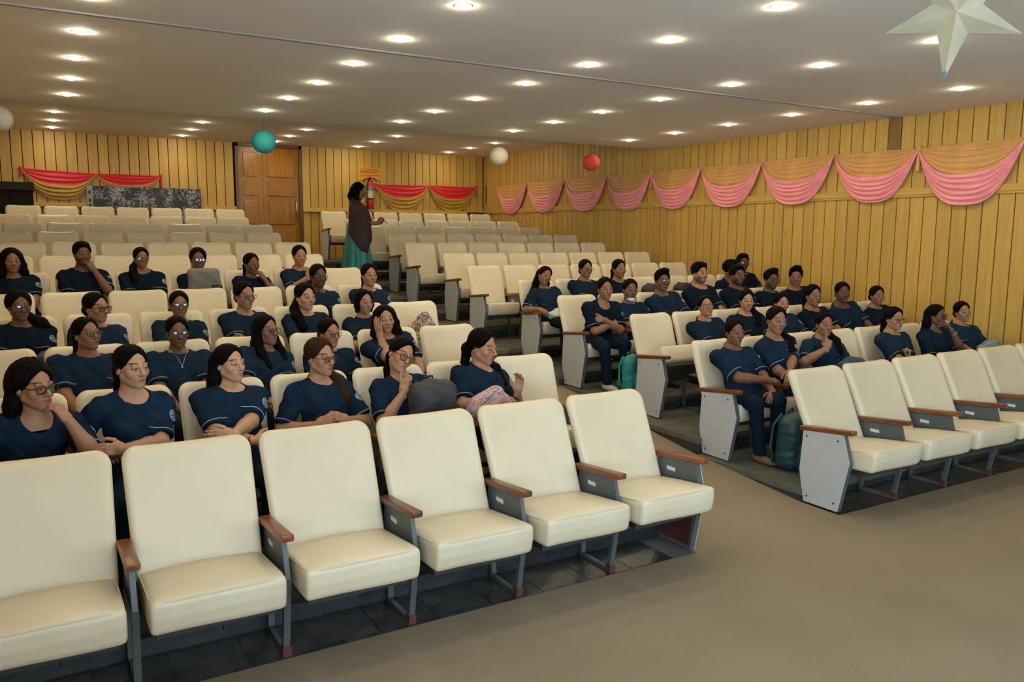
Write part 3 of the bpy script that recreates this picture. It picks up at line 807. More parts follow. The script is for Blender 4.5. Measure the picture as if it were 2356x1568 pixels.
def add_joined(name, parts, mtl, parent, origin):
    V, Fl, C = join(parts)
    big = [f for f in Fl if isinstance(f, np.ndarray)]; small = [q for f in Fl if not isinstance(f, np.ndarray) for q in f]
    arr = np.concatenate(big+([np.array([q if q[2] != q[3] else q for q in small])] if small else []))
    # fan triangles were written as quads with a repeated corner: keep them as triangles
    tri = arr[:, 2] == arr[:, 3]
    me = bpy.data.meshes.new(name)
    loops = np.concatenate([arr[~tri].ravel(), arr[tri][:, :3].ravel()]); nq, ntr = int((~tri).sum()), int(tri.sum())
    st_ = np.concatenate([np.arange(nq)*4, nq*4+np.arange(ntr)*3])
    Vl = (V-np.asarray(origin)).astype(f32)
    me.vertices.add(len(Vl)); me.vertices.foreach_set('co', Vl.ravel())
    me.loops.add(len(loops)); me.loops.foreach_set('vertex_index', loops.astype(np.int32))
    me.polygons.add(nq+ntr); me.polygons.foreach_set('loop_start', st_.astype(np.int32)); me.update(calc_edges=True)
    me.polygons.foreach_set('use_smooth', np.ones(nq+ntr, bool)); me.materials.append(mtl)
    a = me.color_attributes.new('Col', 'FLOAT_COLOR', 'POINT'); cc = np.ones((len(Vl), 4), f32); cc[:, :3] = C; a.data.foreach_set('color', cc.ravel())
    return obj(name, me, parent)
def ik(S, Wt, pole, l1, l2):
    S, Wt = np.asarray(S, float), np.asarray(Wt, float); v = Wt-S; L = np.linalg.norm(v)
    if L > (l1+l2)*.985: Wt = S+v/L*(l1+l2)*.985; v = Wt-S; L = np.linalg.norm(v)
    L = max(L, abs(l1-l2)+.02); u = v/np.linalg.norm(v); a = (l1*l1-l2*l2+L*L)/(2*L); hgt = math.sqrt(max(l1*l1-a*a, 1e-6))
    pv = np.asarray(pole, float); pv = pv-u*(pv@u); pv = unit(pv)
    return S+u*a+pv*hgt, Wt
def glasses(parent, C, Rh, s, style, origin):
    """rims, bridge and temples as one frame, each lens its own piece"""
    g = empty('glasses', (0, 0, 0), parent)
    fm = {'black': m_black, 'brown': m_brownframe, 'thin': m_steel_dark, 'gold': m_gold}[style]
    r = .0013 if style in ('thin', 'gold') else .0021
    b = MB(); T = lambda p: np.asarray(C)+Rh@(np.asarray(p)*s)-np.asarray(origin)
    hw, hh = (.0245, .0185) if style != 'brown' else (.0255, .0225); e = .5 if style in ('black', 'thin') else .85
    for sg in (-1, 1):
        ring_ = []
        for k in range(20):
            a = 2*PI*k/20; cx = np.sign(math.cos(a))*abs(math.cos(a))**e*hw; cz = np.sign(math.sin(a))*abs(math.sin(a))**e*hh
            x = sg*.0315+cx; ring_.append(T((x, -.1035+.30*abs(x)**1.5, cz-.003)))
        b.tube(ring_, r*s*1.3, 6, True)
        b.tube([T((sg*.056, -.0985, .004)), T((sg*.0725, -.085, .004)), T((sg*.0765, .008, .006))], r*s*1.2, 6)
        V = [T((sg*.0315, -.1035, -.003))]+ring_; Fc = [(0, 1+k, 1+(k+1) % 20) for k in range(20)]
        if sg < 0: pass
        add('lens', V, Fc, m_lens, g)
    b.tube([T((-.008, -.1045, .003)), T((0, -.107, .005)), T((.008, -.1045, .003))], r*s*1.3, 6)
    b.build('frame', fm, g, True)

# ------------------------------------------------------------------ a seated person
SHOE = None
def shoe_mesh(m):
    f = lambda P: smin(ell(P, (0, -.07, .035), (.042, .125, .038)), ell(P, (0, .03, .06), (.038, .05, .055)), .03)
    g = lambda P: np.maximum(f(P), -P[:, 2]+.002)
    V, F = sdf_mesh(g, (-.06, -.22, -.01), (.06, .1, .13), .012); return make_mesh('shoe', V, F, m, True)
def build_person(spec):
    row, right, k, C, s, yaw = spec['pos']; C = np.array(C, float)
    yt, zf = ROWS[row]; sx = seat_x(row, right, k); male = spec.get('male', False)
    o_ = np.array((sx, yt-.43, zf)); near = spec.get('near', 0)
    pitch, roll = spec.get('pitch', 0), spec.get('roll', 0)
    Rh = rot_head(yaw, pitch, roll); Hc = C-Rh@np.array((0, 0, .010))*s       # head origin (between the eyes' height)
    bld = spec.get('build', 1.0); skin = np.array(SKIN[spec['skin']])*spec.get('tone', 1.0)
    root = tag(empty('person', tuple(o_)), spec['label'], 'person', 'seated audience in navy uniforms')
    hip = np.array((sx*.8+C[0]*.2, yt-.43, zf+.545)); nb_ = np.array((C[0], C[1]+.035, C[2]-.150*s))
    ez = unit(nb_-hip); Lg = np.linalg.norm(nb_-hip); g = Lg/.485
    ty = math.radians(spec.get('tyaw', yaw*.35)); ex = np.array((math.cos(ty), math.sin(ty), 0)); ex = unit(ex-ez*(ex@ez)); ey = np.cross(ez, ex)
    Rt = np.stack([ex, ey, ez], 1).astype(f32); hip32 = A(hip)
    def tl(p): return hip+Rt@(np.array(p)*g)
    lat = bld*(1.20 if male else 1.13)/g**.5
    def torso(P):
        q = (P-hip32)@Rt/f32(g)
        d = ell(q, (0, .0, -.01), (.165*lat, .125*lat, .13))
        d = smin(d, ell(q, (0, -.018*bld, .15), (.142*lat, .112*lat, .18)), .05)
        d = smin(d, ell(q, (0, -.004, .32), (.152*lat, .108*lat, .15)), .05)
        d = smin(d, rc(q, (-.118*lat, .012, .412), (.118*lat, .012, .412), .060), .06)
        d = smin(d, rc(q, (0, .022, .41), (0, .024, .495), .092, .056), .085)
        if not male:
            a = q.copy(); a[:, 0] = np.abs(a[:, 0]); d = smin(d, sph(a, (.062, -.082*bld, .265), .056*bld), .05)
        return d*f32(g)
    S = {sd: tl((sd*.150*lat, .010, .400)) for sd in (-1, 1)}
    # arms
    mouth = Hc+Rh@np.array((0, -.10, -.062))*s; fw = -Rh[:, 1]; zz = np.array((0, 0, 1.))
    parts_arm = []; sleeve = []; wrists = {}; elbows = {}
    l1, l2 = .275*(1.06 if male else 1), .245*(1.06 if male else 1)
    for sd, nm in ((1, spec.get('armL', 'lap')), (-1, spec.get('armR', 'lap'))):
        hp = 'relax'
        if isinstance(nm, dict):
            Wt = np.array(nm['W']); pole = nm.get('pole', (sd, .2, -1)); hz = unit(nm['hz']); hy = np.array(nm.get('hy', (0, -1, 0)), float); hp = nm.get('hand', 'relax')
        elif nm == 'lap':
            Wt = hip+ex*sd*.07+np.array((0, -.27, .055)); pole = ex*sd+np.array((0, .5, -.6)); hz = unit(-ex*sd*.75+np.array((0, -.6, -.15))); hy = np.array((0, -.35, 1.))
        elif nm == 'cross':
            Wt = hip-ex*sd*.07+np.array((0, -.235, .200+.022*sd)); pole = ex*sd+np.array((0, -.2, -.9)); hz = unit(-ex*sd+np.array((0, .08, .03))); hy = np.array((0, -1., .25))
        elif nm == 'rest':
            Wt = np.array((sx+sd*.285, yt-.60, zf+.665)); pole = ex*sd*.6+np.array((0, .6, -.6)); hz = unit((-sd*.1, -1, -.12)); hy = np.array((sd*.25, 0, 1.)); hp = 'cup'
        elif nm == 'mouth':
            Wt = mouth+ex*sd*.060+fw*.050-zz*.105; pole = ex*sd*.6+np.array((0, -.25, -1)); hz = unit(mouth-Wt+zz*.03); hy = fw+ex*sd*.5; hp = 'pinch'
        elif nm == 'point':
            Wt = mouth+ex*sd*.035+fw*.055-zz*.165; pole = ex*sd*.7+np.array((0, -.2, -1)); hz = unit(mouth+fw*.012+zz*.0-Wt); hy = fw*.7+ex*sd*.9; hp = 'point'
        elif nm == 'cheek':
            Wt = Hc+Rh@np.array((sd*.074, -.060, -.150))*s; pole = ex*sd*.7+np.array((0, -.3, -1)); hz = unit(Hc+Rh@np.array((sd*.088, -.055, .02))*s-Wt); hy = Rh@np.array((sd*.7, -.6, 0)); hp = 'flat'
        E, Wt = ik(S[sd], Wt, pole, l1, l2); elbows[sd] = E; wrists[sd] = Wt
        def farm(P, S_=S[sd], E=E, Wt=Wt):
            d = smin(rc(P, S_, E, .052*bld**.5, .045*bld**.5), rc(P, E, E+(Wt-E)*.35, .045*bld**.5, .043*bld**.5), .02)
            return smin(d, rc(P, E+(Wt-E)*.30, Wt, .043*bld**.5, .0275), .02)
        pts = np.stack([S[sd], E, Wt]); ah = .010 if near else .014
        v, fc = sdf_mesh(farm, pts.min(0)-.07, pts.max(0)+.07, ah); parts_arm.append((v, fc, skin*.97))
        hy = hy-hz*(hy@hz); hy = unit(hy); hx = np.cross(hy, hz)*(1 if sd < 0 else -1)
        hv, hf = hand_mesh(hp); Mh = np.stack([hx, hy, hz], 1)*(1.03 if male else .97)
        parts_arm.append((Wt+hv@Mh.T, hf if sd < 0 else hf[:, ::-1], skin))
        frac = .86; hem = S[sd]+(E-S[sd])*frac; u = unit(E-S[sd])
        sleeve.append((S[sd], E, hem, u))
    # head, neck and upper chest, one surface
    Rh32 = Rh.astype(f32); Hc32 = A(Hc); jaw = spec.get('jaw', 1.0 if not male else 1.06)
    nk0 = Hc+Rh@np.array((0, .024, -.055))*s; nk1 = nb_+np.array((0, .005, -.02)); nr = (.051 if not male else .058)*s*min(bld, 1.15)**.5
    def fbody(P):
        q = (P-Hc32)@Rh32/f32(s)
        d = head_sdf(q, male, jaw)*f32(s)
        d = smin(d, rc(P, nk0, nk1, nr*.95, nr*1.05), .018)
        return smin(d, torso(P)+.010, .03)
    hr = (.0058, .0046, .0036)[near]
    lo = np.minimum(nb_, Hc)-np.array((.15, .13, 0)); lo[2] = nb_[2]-.085; hi = np.maximum(nb_, Hc)+np.array((.15, .13, 0)); hi[2] = Hc[2]+.145
    v, fc = sdf_mesh(fbody, lo, hi, hr)
    q = ((v-Hc)@Rh)/s
    parts = [(v, fc, head_colors(q.astype(f32), skin, male, spec.get('beard', 0), spec.get('smile', 0)))]
    ev, ef, ec = EYE
    gz = spec.get('gaze', (0, 0))
    Rg = rot_head(gz[0], gz[1], 0)
    ecol = np.where(ec[:, None] <= 13, .005, np.where(ec[:, None] <= 29, np.array((.035, .017, .009)), np.array((.30, .27, .24))*min(1, .45+skin[0])))
    for sd in (-1, 1): parts.append((Hc+(Rh@((ev@Rg.T*.0136+np.array((sd*.0312, -.0762, .0020)))*s).T).T, ef, ecol))
    add_joined('body', parts+parts_arm, m_skin, root, o_)
    # shirt
    ncv = spec.get('neck', 1.0)
    def fshirt(P):
        d = torso(P)
        for S_, E, hem, u in sleeve:
            dd = rc(P, S_, E, .070*bld**.5, .069*bld**.5); dd = np.maximum(dd, (P-A(hem))@A(u)); d = smin(d, dd, .022)
        x, y, z = P[:, 0]-f32(o_[0]), P[:, 1]-f32(o_[1]), P[:, 2]-f32(o_[2])
        d = d+.0050*np.sin(24*x+7*np.sin(8*z+k)+9*y+3*k)*np.sin(19*z+6*np.sin(10*x+k)-8*y)+.0028*np.sin(47*x-31*z+5*np.sin(13*y+17*z+k))+.004*np.sin(60*z+22*np.abs(x)+4*np.sin(9*x))*np.exp(-((z-.62)/.09)**2)
        qn = (P-hip32)@Rt/f32(g)
        return smax(d, -ell(qn, (0, -.040, .485), (.082*ncv, .098, .090*ncv))*f32(g), .010)
    allp = np.stack([hip-[.2, .2, .12], hip+[.2, .2, .1], nb_]+[q_ for t in sleeve for q_ in (t[0], t[2])])
    sv, sf = sdf_mesh(fshirt, allp.min(0)-.10, allp.max(0)+.10, (.015, .0115, .0085)[near])
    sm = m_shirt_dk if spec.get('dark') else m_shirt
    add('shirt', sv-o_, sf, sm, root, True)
    for i, (S_, E, hem, u) in enumerate(sleeve):
        a = unit(np.cross(u, (0.1, .3, 1))); b = np.cross(u, a); c0 = hem-u*.022; pts = []
        tt = 2*PI*np.arange(20)/20; dr = np.cos(tt)[:, None]*a+np.sin(tt)[:, None]*b; r_ = np.full(20, .06)
        for _ in range(7): r_ = np.clip(r_-fshirt((c0+dr*r_[:, None]).astype(f32))*.8, .02, .12)
        pts = list(c0+dr*(r_[:, None]+.0008)-o_)
        MB().tube(pts, .0026, 5, True).build('sleeve_stripe', m_stripe, root, True)
        if i == 0 and spec.get('badge', True):
            out = ex*.62-ey*.8; out = unit(out-u*(out@u)); cc = S_+(E-S_)*.40; tv = np.cross(u, out); rings = [0, .012, .0165, .029, .035]; V = []; n = 22
            V = np.array([cc+u*r_*math.sin(2*PI*kk/n)+tv*r_*math.cos(2*PI*kk/n)+out*.12 for r_ in rings for kk in range(n if r_ else 1)])
            for _ in range(9): V = V-out*(fshirt(V.astype(f32))*.85)[:, None]
            V = V+out*.0022-o_
            Fc = [(0, 1+kk, 1+(kk+1) % n) for kk in range(n)]; fm = [1]*n
            for j in range(3):
                for kk in range(n): Fc.append((1+j*n+kk, 1+(j+1)*n+kk, 1+(j+1)*n+(kk+1) % n, 1+j*n+(kk+1) % n)); fm.append([0, 1, 0][j] if kk % 3 or j != 1 else 0)
            add('sleeve_badge', V, Fc, [m_badge, m_badge_dk], root, True, fm=fm)
    # trousers and shoes
    kn = {}; an = {}
    for sd in (-1, 1):
        kn[sd] = np.array((sx+sd*spec.get('knee', .105), yt-.88, zf+.505)); an[sd] = np.array((sx+sd*.095, yt-.90, zf+.085))
        if sd in spec.get('legs', {}): kn[sd], an[sd] = map(np.array, spec['legs'][sd])
        if spec.get('legcross') and sd == -1: kn[sd] = kn[sd]+[.10, 0, .13]; an[sd] = an[sd]+[.22, -.10, .22]
    def ftr(P):
        d = ell(P, hip-[0, -.0, .035], (.165*bld, .14, .10))
        for sd in (-1, 1):
            d = smin(d, smin(rc(P, hip+ex*sd*.08+[0, -.02, -.015], kn[sd], .088*bld, .066), rc(P, kn[sd], an[sd], .064, .052), .03), .03)
        x, z = P[:, 0]-f32(o_[0]), P[:, 1]-f32(o_[1])
        return d+.004*np.sin(30*x+8*np.sin(9*z))*np.sin(24*z+5*np.sin(13*x))
    allp = np.stack([hip]+list(kn.values())+list(an.values()))
    tv_, tf = sdf_mesh(ftr, allp.min(0)-[.2, .12, .02], allp.max(0)+[.2, .2, .12], .018 if not near else .015)
    add('trousers', tv_-o_, tf, m_trouser, root, True)
    for sd in (-1, 1):
        so = obj('shoe', spec.get('shoe', SHOE), root, tuple(an[sd]-o_-[0, 0, .083])); 
        if spec.get('legcross') and sd == -1: so.rotation_euler = (-.5, 0, .3)
    # hair
    st = spec.get('hair', 'tied'); Ry_ = rot_head(yaw*.75, 0, 0)
    chs = [([Hc+Rh@np.array(p)*s if j == 0 else Hc+(Rh*.5+Ry_*.5)@np.array(p)*s for j, p in enumerate(pts)], [r*s for r in rs]) for pts, rs in hair_chains(st)]
    vol = spec.get('vol', 1.0)
    def fhair(P):
        q = (P-Hc32)@Rh32/f32(s); d = hair_cap(q, st, vol)*f32(s)
        if st == 'male' and spec.get('quiff'): d = smin(d, ell(q, (.006, -.046, .118), (.054, .044, .030))*f32(s), .015)
        for pts, rs in chs: d = smin(d, chain(P, pts, rs, .02), .032)
        amp = .0022 if st != 'male' else .003
        return d+amp*np.sin(q[:, 0]*190+4*np.sin(q[:, 2]*40))*np.sin(q[:, 1]*120+q[:, 2]*30)
    ap_ = np.stack([Hc-.14*s, Hc+.14*s]+[p for pts, rs in chs for p in pts]); hh = (.0075, .006, .0048)[near]
    hv, hf = sdf_mesh(fhair, ap_.min(0)-.05, ap_.max(0)+.05, hh)
    add('hair', hv-o_, hf, m_hair_brown if spec.get('brown') else m_hair, root, True)
    if spec.get('glasses'): glasses(root, Hc, Rh, s, spec['glasses'], o_)
    if not male and spec.get('ear', 1):
        for sd in (-1, 1):
            V, F = rbox(.008, .008, .008, .0039, (1, 1, 1)); add('earring', V+(Hc+Rh@np.array((sd*.078, .008, -.032))*s-o_), F, m_gold, root, True)
    if spec.get('mask'):
        def fm2(P):
            q = (P-Hc32)@Rh32/f32(s); d = head_sdf(q, male, jaw)*f32(s)-.007
            return smax(smax(d, q[:, 2]+.080+.25*(q[:, 1]+.09), .006), q[:, 1]+.012, .006)
        mv, mf = sdf_mesh(fm2, Hc-.14, Hc+.14, .005); add('face_mask', mv-o_, mf, mat('mask_paper', (.72, .80, .86), .8), root, True)
    for side_, kind in spec.get('wear', ()):
        E, Wt = elbows[side_], wrists[side_]; u = unit(Wt-E); a = unit(np.cross(u, (0, .3, 1))); b = np.cross(u, a)
        off = {'red_thread': .035, 'bangle': .02, 'watch': .03, 'hair_tie': .05}[kind]; cen = Wt-u*off; rr = .0275+.07*off*.4
        m_ = {'red_thread': m_red, 'bangle': m_silver, 'watch': m_silver, 'hair_tie': m_black}[kind]
        nm_ = {'red_thread': 'thread_bracelet', 'bangle': 'bangle', 'watch': 'wrist_watch', 'hair_tie': 'wrist_hair_tie'}[kind]
        w_ = MB().tube([cen+(a*math.cos(2*PI*q/18)+b*math.sin(2*PI*q/18))*rr-o_ for q in range(18)], .0055 if kind == 'red_thread' else .003, 6, True)
        w_.build(nm_, m_, root, True)
        if kind == 'watch':
            hy = np.array((0, -.6, .8)); hy = unit(hy-u*(hy@u)); MB().tube([cen+hy*(rr-.002)-o_, cen+hy*(rr+.007)-o_], .016, 14).build('watch_face', m_silver, root)
    if spec.get('chain'):
        pts = []
        for q in range(21):
            t = q/20*2-1; p = nb_+ex*t*.075*(1-.25*(1-abs(t)))+ez*(.035-.19*(1-abs(t)**1.3))-ey*.12
            for _ in range(8): p = p+ey*max(-.03, min(.05, float(min(fshirt(A([p]))[0], torso(A([p]))[0]+.009))))*.9
            pts.append(p-ey*.003-o_)
        MB().tube(pts, .0017, 5).build('neck_chain', m_silver, root, True)
        V, F = rbox(.014, .004, .018, .0019, (1, 1, 1)); add('pendant', V+pts[10]-[0, .003, .010], F, m_silver, root)
    return dict(root=root, hip=hip, ex=ex, ey=ey, ez=ez, W=wrists, Hc=Hc, Rh=Rh, o=o_, nb=nb_, tl=tl)

# ------------------------------------------------------------------ the audience
POS = {
'K1':('K',0,6,(-0.06,4.90,1.25),1.05,36),'K2':('K',0,5,(0.43,5.08,1.29),1.04,27),'K3':('K',0,4,(1.00,5.20,1.25),0.99,29),
'K4':('K',0,3,(1.58,5.20,1.25),1.04,25),'K5':('K',0,2,(2.14,5.15,1.23),1.03,5),'K6':('K',0,1,(2.81,5.20,1.24),1.07,30),
'J1':('J',0,5,(0.26,6.29,1.36),0.97,30),'J2':('J',0,4,(0.85,6.29,1.34),0.96,4),'J3':('J',0,3,(1.49,6.29,1.32),0.98,29),
'J4':('J',0,2,(1.99,6.29,1.27),0.95,18),'J5':('J',0,1,(2.47,6.29,1.36),0.95,-9),
'I1':('I',0,6,(-0.15,7.43,1.48),0.97,16),'I2':('I',0,5,(0.39,7.43,1.45),1.02,39),'I3':('I',0,4,(1.03,7.43,1.45),0.95,0),
'I4':('I',0,3,(1.58,7.43,1.51),1.02,18),'I5':('I',0,2,(2.13,7.43,1.48),1.05,16),'I6':('I',0,1,(2.70,7.43,1.41),1.00,10),
'H1':('H',0,1,(2.61,8.58,1.61),1.05,9),'H2':('H',0,0,(3.19,8.58,1.61),1.05,2),
'G1':('G',0,6,(-0.23,9.71,1.77),1.03,9),'G2':('G',0,5,(0.41,9.71,1.84),1.04,13),'G3':('G',0,4,(0.98,9.71,1.79),0.95,9),
'G4':('G',0,3,(1.57,9.71,1.77),1.05,-5),'G5':('G',0,2,(2.16,9.71,1.71),1.02,19),'G6':('G',0,1,(2.73,9.71,1.80),1.03,2),
'Ka':('K',1,0,(5.40,5.20,1.20),0.99,-16),'Kb':('K',1,1,(5.94,5.20,1.28),1.06,-19),'Kc':('K',1,2,(6.62,5.20,1.21),0.98,-26),
'Kd':('K',1,4,(7.72,5.20,1.21),1.01,-14),'Ke':('K',1,5,(8.27,5.08,1.23),0.95,4),'Kf':('K',1,6,(8.95,5.20,1.23),0.95,-30),
'Ja':('J',1,1,(6.09,6.29,1.32),0.95,-29),'Jb':('J',1,2,(6.70,6.29,1.36),0.95,-32),'Jc':('J',1,3,(7.25,6.29,1.31),0.97,-23),
'Jd':('J',1,4,(7.78,6.29,1.38),1.04,-19),'Je':('J',1,5,(8.30,6.29,1.40),1.01,-31),'Jf':('J',1,6,(8.96,6.29,1.34),0.97,-23),
'Ia':('I',1,0,(5.39,7.13,1.48),1.02,-17),'Ib':('I',1,1,(5.98,7.43,1.43),1.05,-19),'Ic':('I',1,2,(6.47,7.43,1.53),1.08,-21),
'Id':('I',1,3,(7.07,7.43,1.61),1.08,-2),'Ie':('I',1,4,(7.72,7.43,1.57),1.08,-10),'If':('I',1,5,(8.35,7.43,1.50),1.08,-18),
'Ig':('I',1,6,(8.82,7.43,1.53),1.08,-45),'Ha':('H',1,0,(5.53,8.58,1.55),1.01,-7),'Hb':('H',1,1,(6.16,8.58,1.63),1.00,-6),
'Hc':('H',1,2,(6.71,8.58,1.62),1.04,-6),'Hd':('H',1,5,(8.48,8.28,1.60),1.08,34),'He':('H',1,6,(9.02,8.58,1.68),1.04,-21)}
SHOE = shoe_mesh(m_shoe); SHOE_W = shoe_mesh(m_shoe_w); SHOE_B = shoe_mesh(mat('tan_sandal', (.16, .09, .05), .6))
SP = {
'K1': dict(near=2, skin='b', hair='loose', vol=1.5, glasses='black', armL='mouth', build=1.12, label='woman in black-rimmed glasses, hand on her lips, far left of the second row'),
'K2': dict(near=2, skin='a', hair='pony', armR='rest', armL='cross', label='woman with side-swept tied hair resting a phone on her armrest, second row left'),
'K3': dict(near=2, skin='a', tone=1.08, hair='loose', armL='cross', armR='cross', wear=((-1, 'red_thread'), (1, 'bangle')), build=1.05, pitch=3, label='woman with folded arms and a red wrist thread, second row left'),
'K4': dict(near=2, skin='b', tone=1.15, hair='ponyL', brown=1, glasses='thin', armL=None, armR=None, build=1.0, label='woman in thin glasses with brown ponytail over her shoulder, hands clasped'),
'K5': dict(near=2, skin='b', tone=1.2, hair='pony', glasses='brown', armR='point', roll=-24, pitch=-4, label='woman in round brown glasses touching her lips, grey backpack on lap'),
'K6': dict(near=2, skin='b', tone=1.15, hair='pony2', pitch=-10, armL=None, armR=None, build=1.12, label='woman looking down to her left with one hand raised, floral bag on lap'),
'J1': dict(near=1, skin='c', hair='pony', glasses='thin', pitch=9, build=1.15, label='woman in glasses with chin raised, third row at far left'),
'J2': dict(near=1, skin='d', hair='tied', glasses='thin', chain=1, build=1.12, label='woman in glasses wearing a silver chain with pendant, third row left'),
'J3': dict(near=1, skin='c', hair='front', glasses='thin', pitch=4, label='woman in glasses with long loose hair down her front, third row left'),
'J4': dict(near=1, skin='b', hair='tied', glasses='thin', label='woman in glasses half hidden behind the brown-ponytail woman, third row left'),
'J5': dict(near=1, skin='b', tone=1.05, hair='wavy', roll=6, armR='cheek', wear=((-1, 'hair_tie'),), label='long-haired woman leaning her cheek on her open hand, third row'),
'I1': dict(near=1, skin='d', hair='puffL', vol=1.3, glasses='thin', build=1.1, dark=1, label='woman in glasses with a bushy ponytail on her shoulder, fourth row far left'),
'I2': dict(near=1, skin='b', hair='tied', glasses='black', label='woman in dark rectangular glasses with parted lips, fourth row left'),
'I3': dict(near=1, skin='c', hair='tied', glasses='black', label='woman whose glasses reflect bluish light, between empty chairs, fourth row left'),
'I4': dict(near=1, skin='b', tone=.9, hair='tied', glasses='thin', armL='cross', armR='cross', label='woman in glasses with wide neckline and arms folded, fourth row left'),
'I5': dict(near=1, skin='a', tone=.9, hair='ponyR', label='woman with hair draped over her chest and a pearl earring, fourth row left'),
'I6': dict(near=1, skin='b', hair='bob', label='woman with short bobbed hair, fourth row, beside the chair holding a bag'),
'H1': dict(skin='e', hair='tied', glasses='thin', label='dark-skinned woman in glasses and gold earring, fifth row left'),
'H2': dict(skin='b', hair='pony', label='woman with centre-parted tied hair seated nearest the aisle, fifth row left'),
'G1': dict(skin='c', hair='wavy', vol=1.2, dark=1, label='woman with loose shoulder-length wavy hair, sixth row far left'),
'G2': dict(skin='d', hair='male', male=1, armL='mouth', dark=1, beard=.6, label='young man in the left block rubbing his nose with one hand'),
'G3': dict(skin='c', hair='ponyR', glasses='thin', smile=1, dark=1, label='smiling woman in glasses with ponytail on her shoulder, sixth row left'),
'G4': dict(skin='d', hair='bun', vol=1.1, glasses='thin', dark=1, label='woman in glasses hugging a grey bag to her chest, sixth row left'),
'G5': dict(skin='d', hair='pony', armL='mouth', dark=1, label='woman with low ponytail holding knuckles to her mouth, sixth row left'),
'G6': dict(skin='b', hair='tied', armR=None, label='woman in the sixth row touching her collar with one hand, left block'),
'Ka': dict(near=2, skin='d', tone=1.15, hair='tied', armR='cross', armL='lap', build=1.08, shoe='B', label='woman in sandals at the aisle end of the right block, second row'),
'Kb': dict(near=2, skin='c', tone=1.15, hair='ponyL', roll=-6, smile=1, legcross=1, wear=((1, 'watch'),), armL=None, label='smiling woman with hair over her shoulder and a wrist watch, right block'),
'Kc': dict(near=2, skin='c', tone=1.1, hair='ponyL', armR='point', wear=((-1, 'hair_tie'),), label='woman with a finger against her cheek and dark wrist band, right block'),
'Kd': dict(near=1, skin='b', hair='pony', glasses='thin', armL=None, label='woman in thin glasses right of the empty second-row chair, right block'),
'Ke': dict(near=1, skin='d', hair='loose', glasses='brown', armL='mouth', wear=((1, 'watch'),), label='woman with large earrings and watch holding her chin, right block'),
'Kf': dict(near=1, skin='b', tone=.9, hair='tied', roll=8, pitch=4, build=1.1, label='woman by the right wall with a patterned bag on her lap'),
'Ja': dict(near=1, skin='b', hair='tied', glasses='thin', pitch=14, roll=6, chain=0, label='woman in shiny glasses tipping her head back, third row right'),
'Jb': dict(skin='b', tone=1.1, hair='ponyL', smile=1, dark=1, label='smiling woman with plait over her shoulder in the third row right'),
'Jc': dict(skin='b', hair='tied', label='woman mostly hidden behind the smiling long-haired woman, third row right'),
'Jd': dict(skin='c', hair='pony', dark=1, label='woman with tight ponytail, fifth person along the third row right'),
'Je': dict(skin='e', tone=1.2, hair='tied', label='dark-skinned woman second from the wall in the third row right'),
'Jf': dict(skin='c', hair='tied', dark=1, label='woman nearest the right wall in the third row'),
'Ia': dict(near=1, skin='c', tone=1.1, hair='tied', armL='cross', armR='cross', build=1.1, shoe='W', dark=1, label='woman leaning forward with folded arms at the aisle, white shoes'),
'Ib': dict(skin='d', hair='tied', smile=1, mask=1, roll=-4, label='smiling woman with a white face mask pulled under her chin'),
'Ic': dict(skin='d', hair='male', male=1, quiff=1, glasses='thin', label='young man with tousled quiff and glasses, fourth row right'),
'Id': dict(skin='b', hair='male', male=1, beard=.65, dark=1, label='bearded light-skinned young man in the fourth row right'),
'Ie': dict(skin='d', hair='male', male=1, beard=.75, dark=1, label='dark bearded young man in front of the two rear men, right block'),
'If': dict(skin='d', hair='male', male=1, beard=.55, quiff=1, glasses='black', dark=1, label='young man with bluish glint on black glasses, fourth row right'),
'Ig': dict(skin='c', hair='male', male=1, quiff=1, dark=1, pitch=-3, label='young man with fringe facing the camera beside the right wall'),
'Ha': dict(skin='c', hair='loose', roll=-18, smile=1, armR='rest', label='woman tilting her head with a pale cloth on lap, fifth row right'),
'Hb': dict(skin='c', hair='tied', glasses='thin', build=1.08, label='woman in glasses second from the aisle, fifth row right'),
'Hc': dict(skin='c', tone=1.1, hair='pony', dark=1, label='woman with small earring third from the aisle, fifth row right'),
'Hd': dict(skin='d', hair='male', male=1, dark=1, label='young man turned away in profile, fifth row right'),
'He': dict(skin='e', hair='male', male=1, glasses='thin', dark=1, label='young man in glasses tallest against the right wall, fifth row'),
}
# hand placements that belong to one person only
def hp(k): r, rt, kk, C, s, yaw = POS[k]; return np.array((seat_x(r, rt, kk), ROWS[r][0]-.43, ROWS[r][1]+.545))
D_ = dict
SP['Ia']['legs'] = {-1: ((5.19, 6.86, .870), (5.285, 6.92, .455)), 1: ((5.50, 6.90, .870), (5.53, 6.97, .455))}
SP['Ka']['legs'] = {-1: ((5.19, 4.72, .635), (5.305, 4.76, .185)), 1: ((5.44, 4.70, .645), (5.52, 4.78, .185))}
SP['K2']['armR'] = D_(W=(.27, 5.00, .80), hz=(.05, -.75, .25), hy=(-.45, -.2, 1), pole=(-.8, .5, -.6), hand='grip')
SP['K4']['armL'] = D_(W=(1.67, 4.94, .855), hz=(-.8, -.2, .38), hy=(.2, -1, .6), pole=(1, .3, -.8), hand='grip')
SP['K4']['armR'] = D_(W=(1.47, 4.94, .845), hz=(.8, -.2, .38), hy=(-.2, -1, .6), pole=(-1, .3, -.8), hand='grip')
SP['K6']['armL'] = D_(W=(2.95, 4.93, .925), hz=(.18, -.12, 1), hy=(.85, .5, .0), pole=(.35, -.1, -1), hand='cup')
SP['K6']['armR'] = D_(W=(2.73, 4.84, .885), hz=(.9, -.15, .1), hy=(-.1, -.6, 1), pole=(-1, .1, -.7), hand='relax')
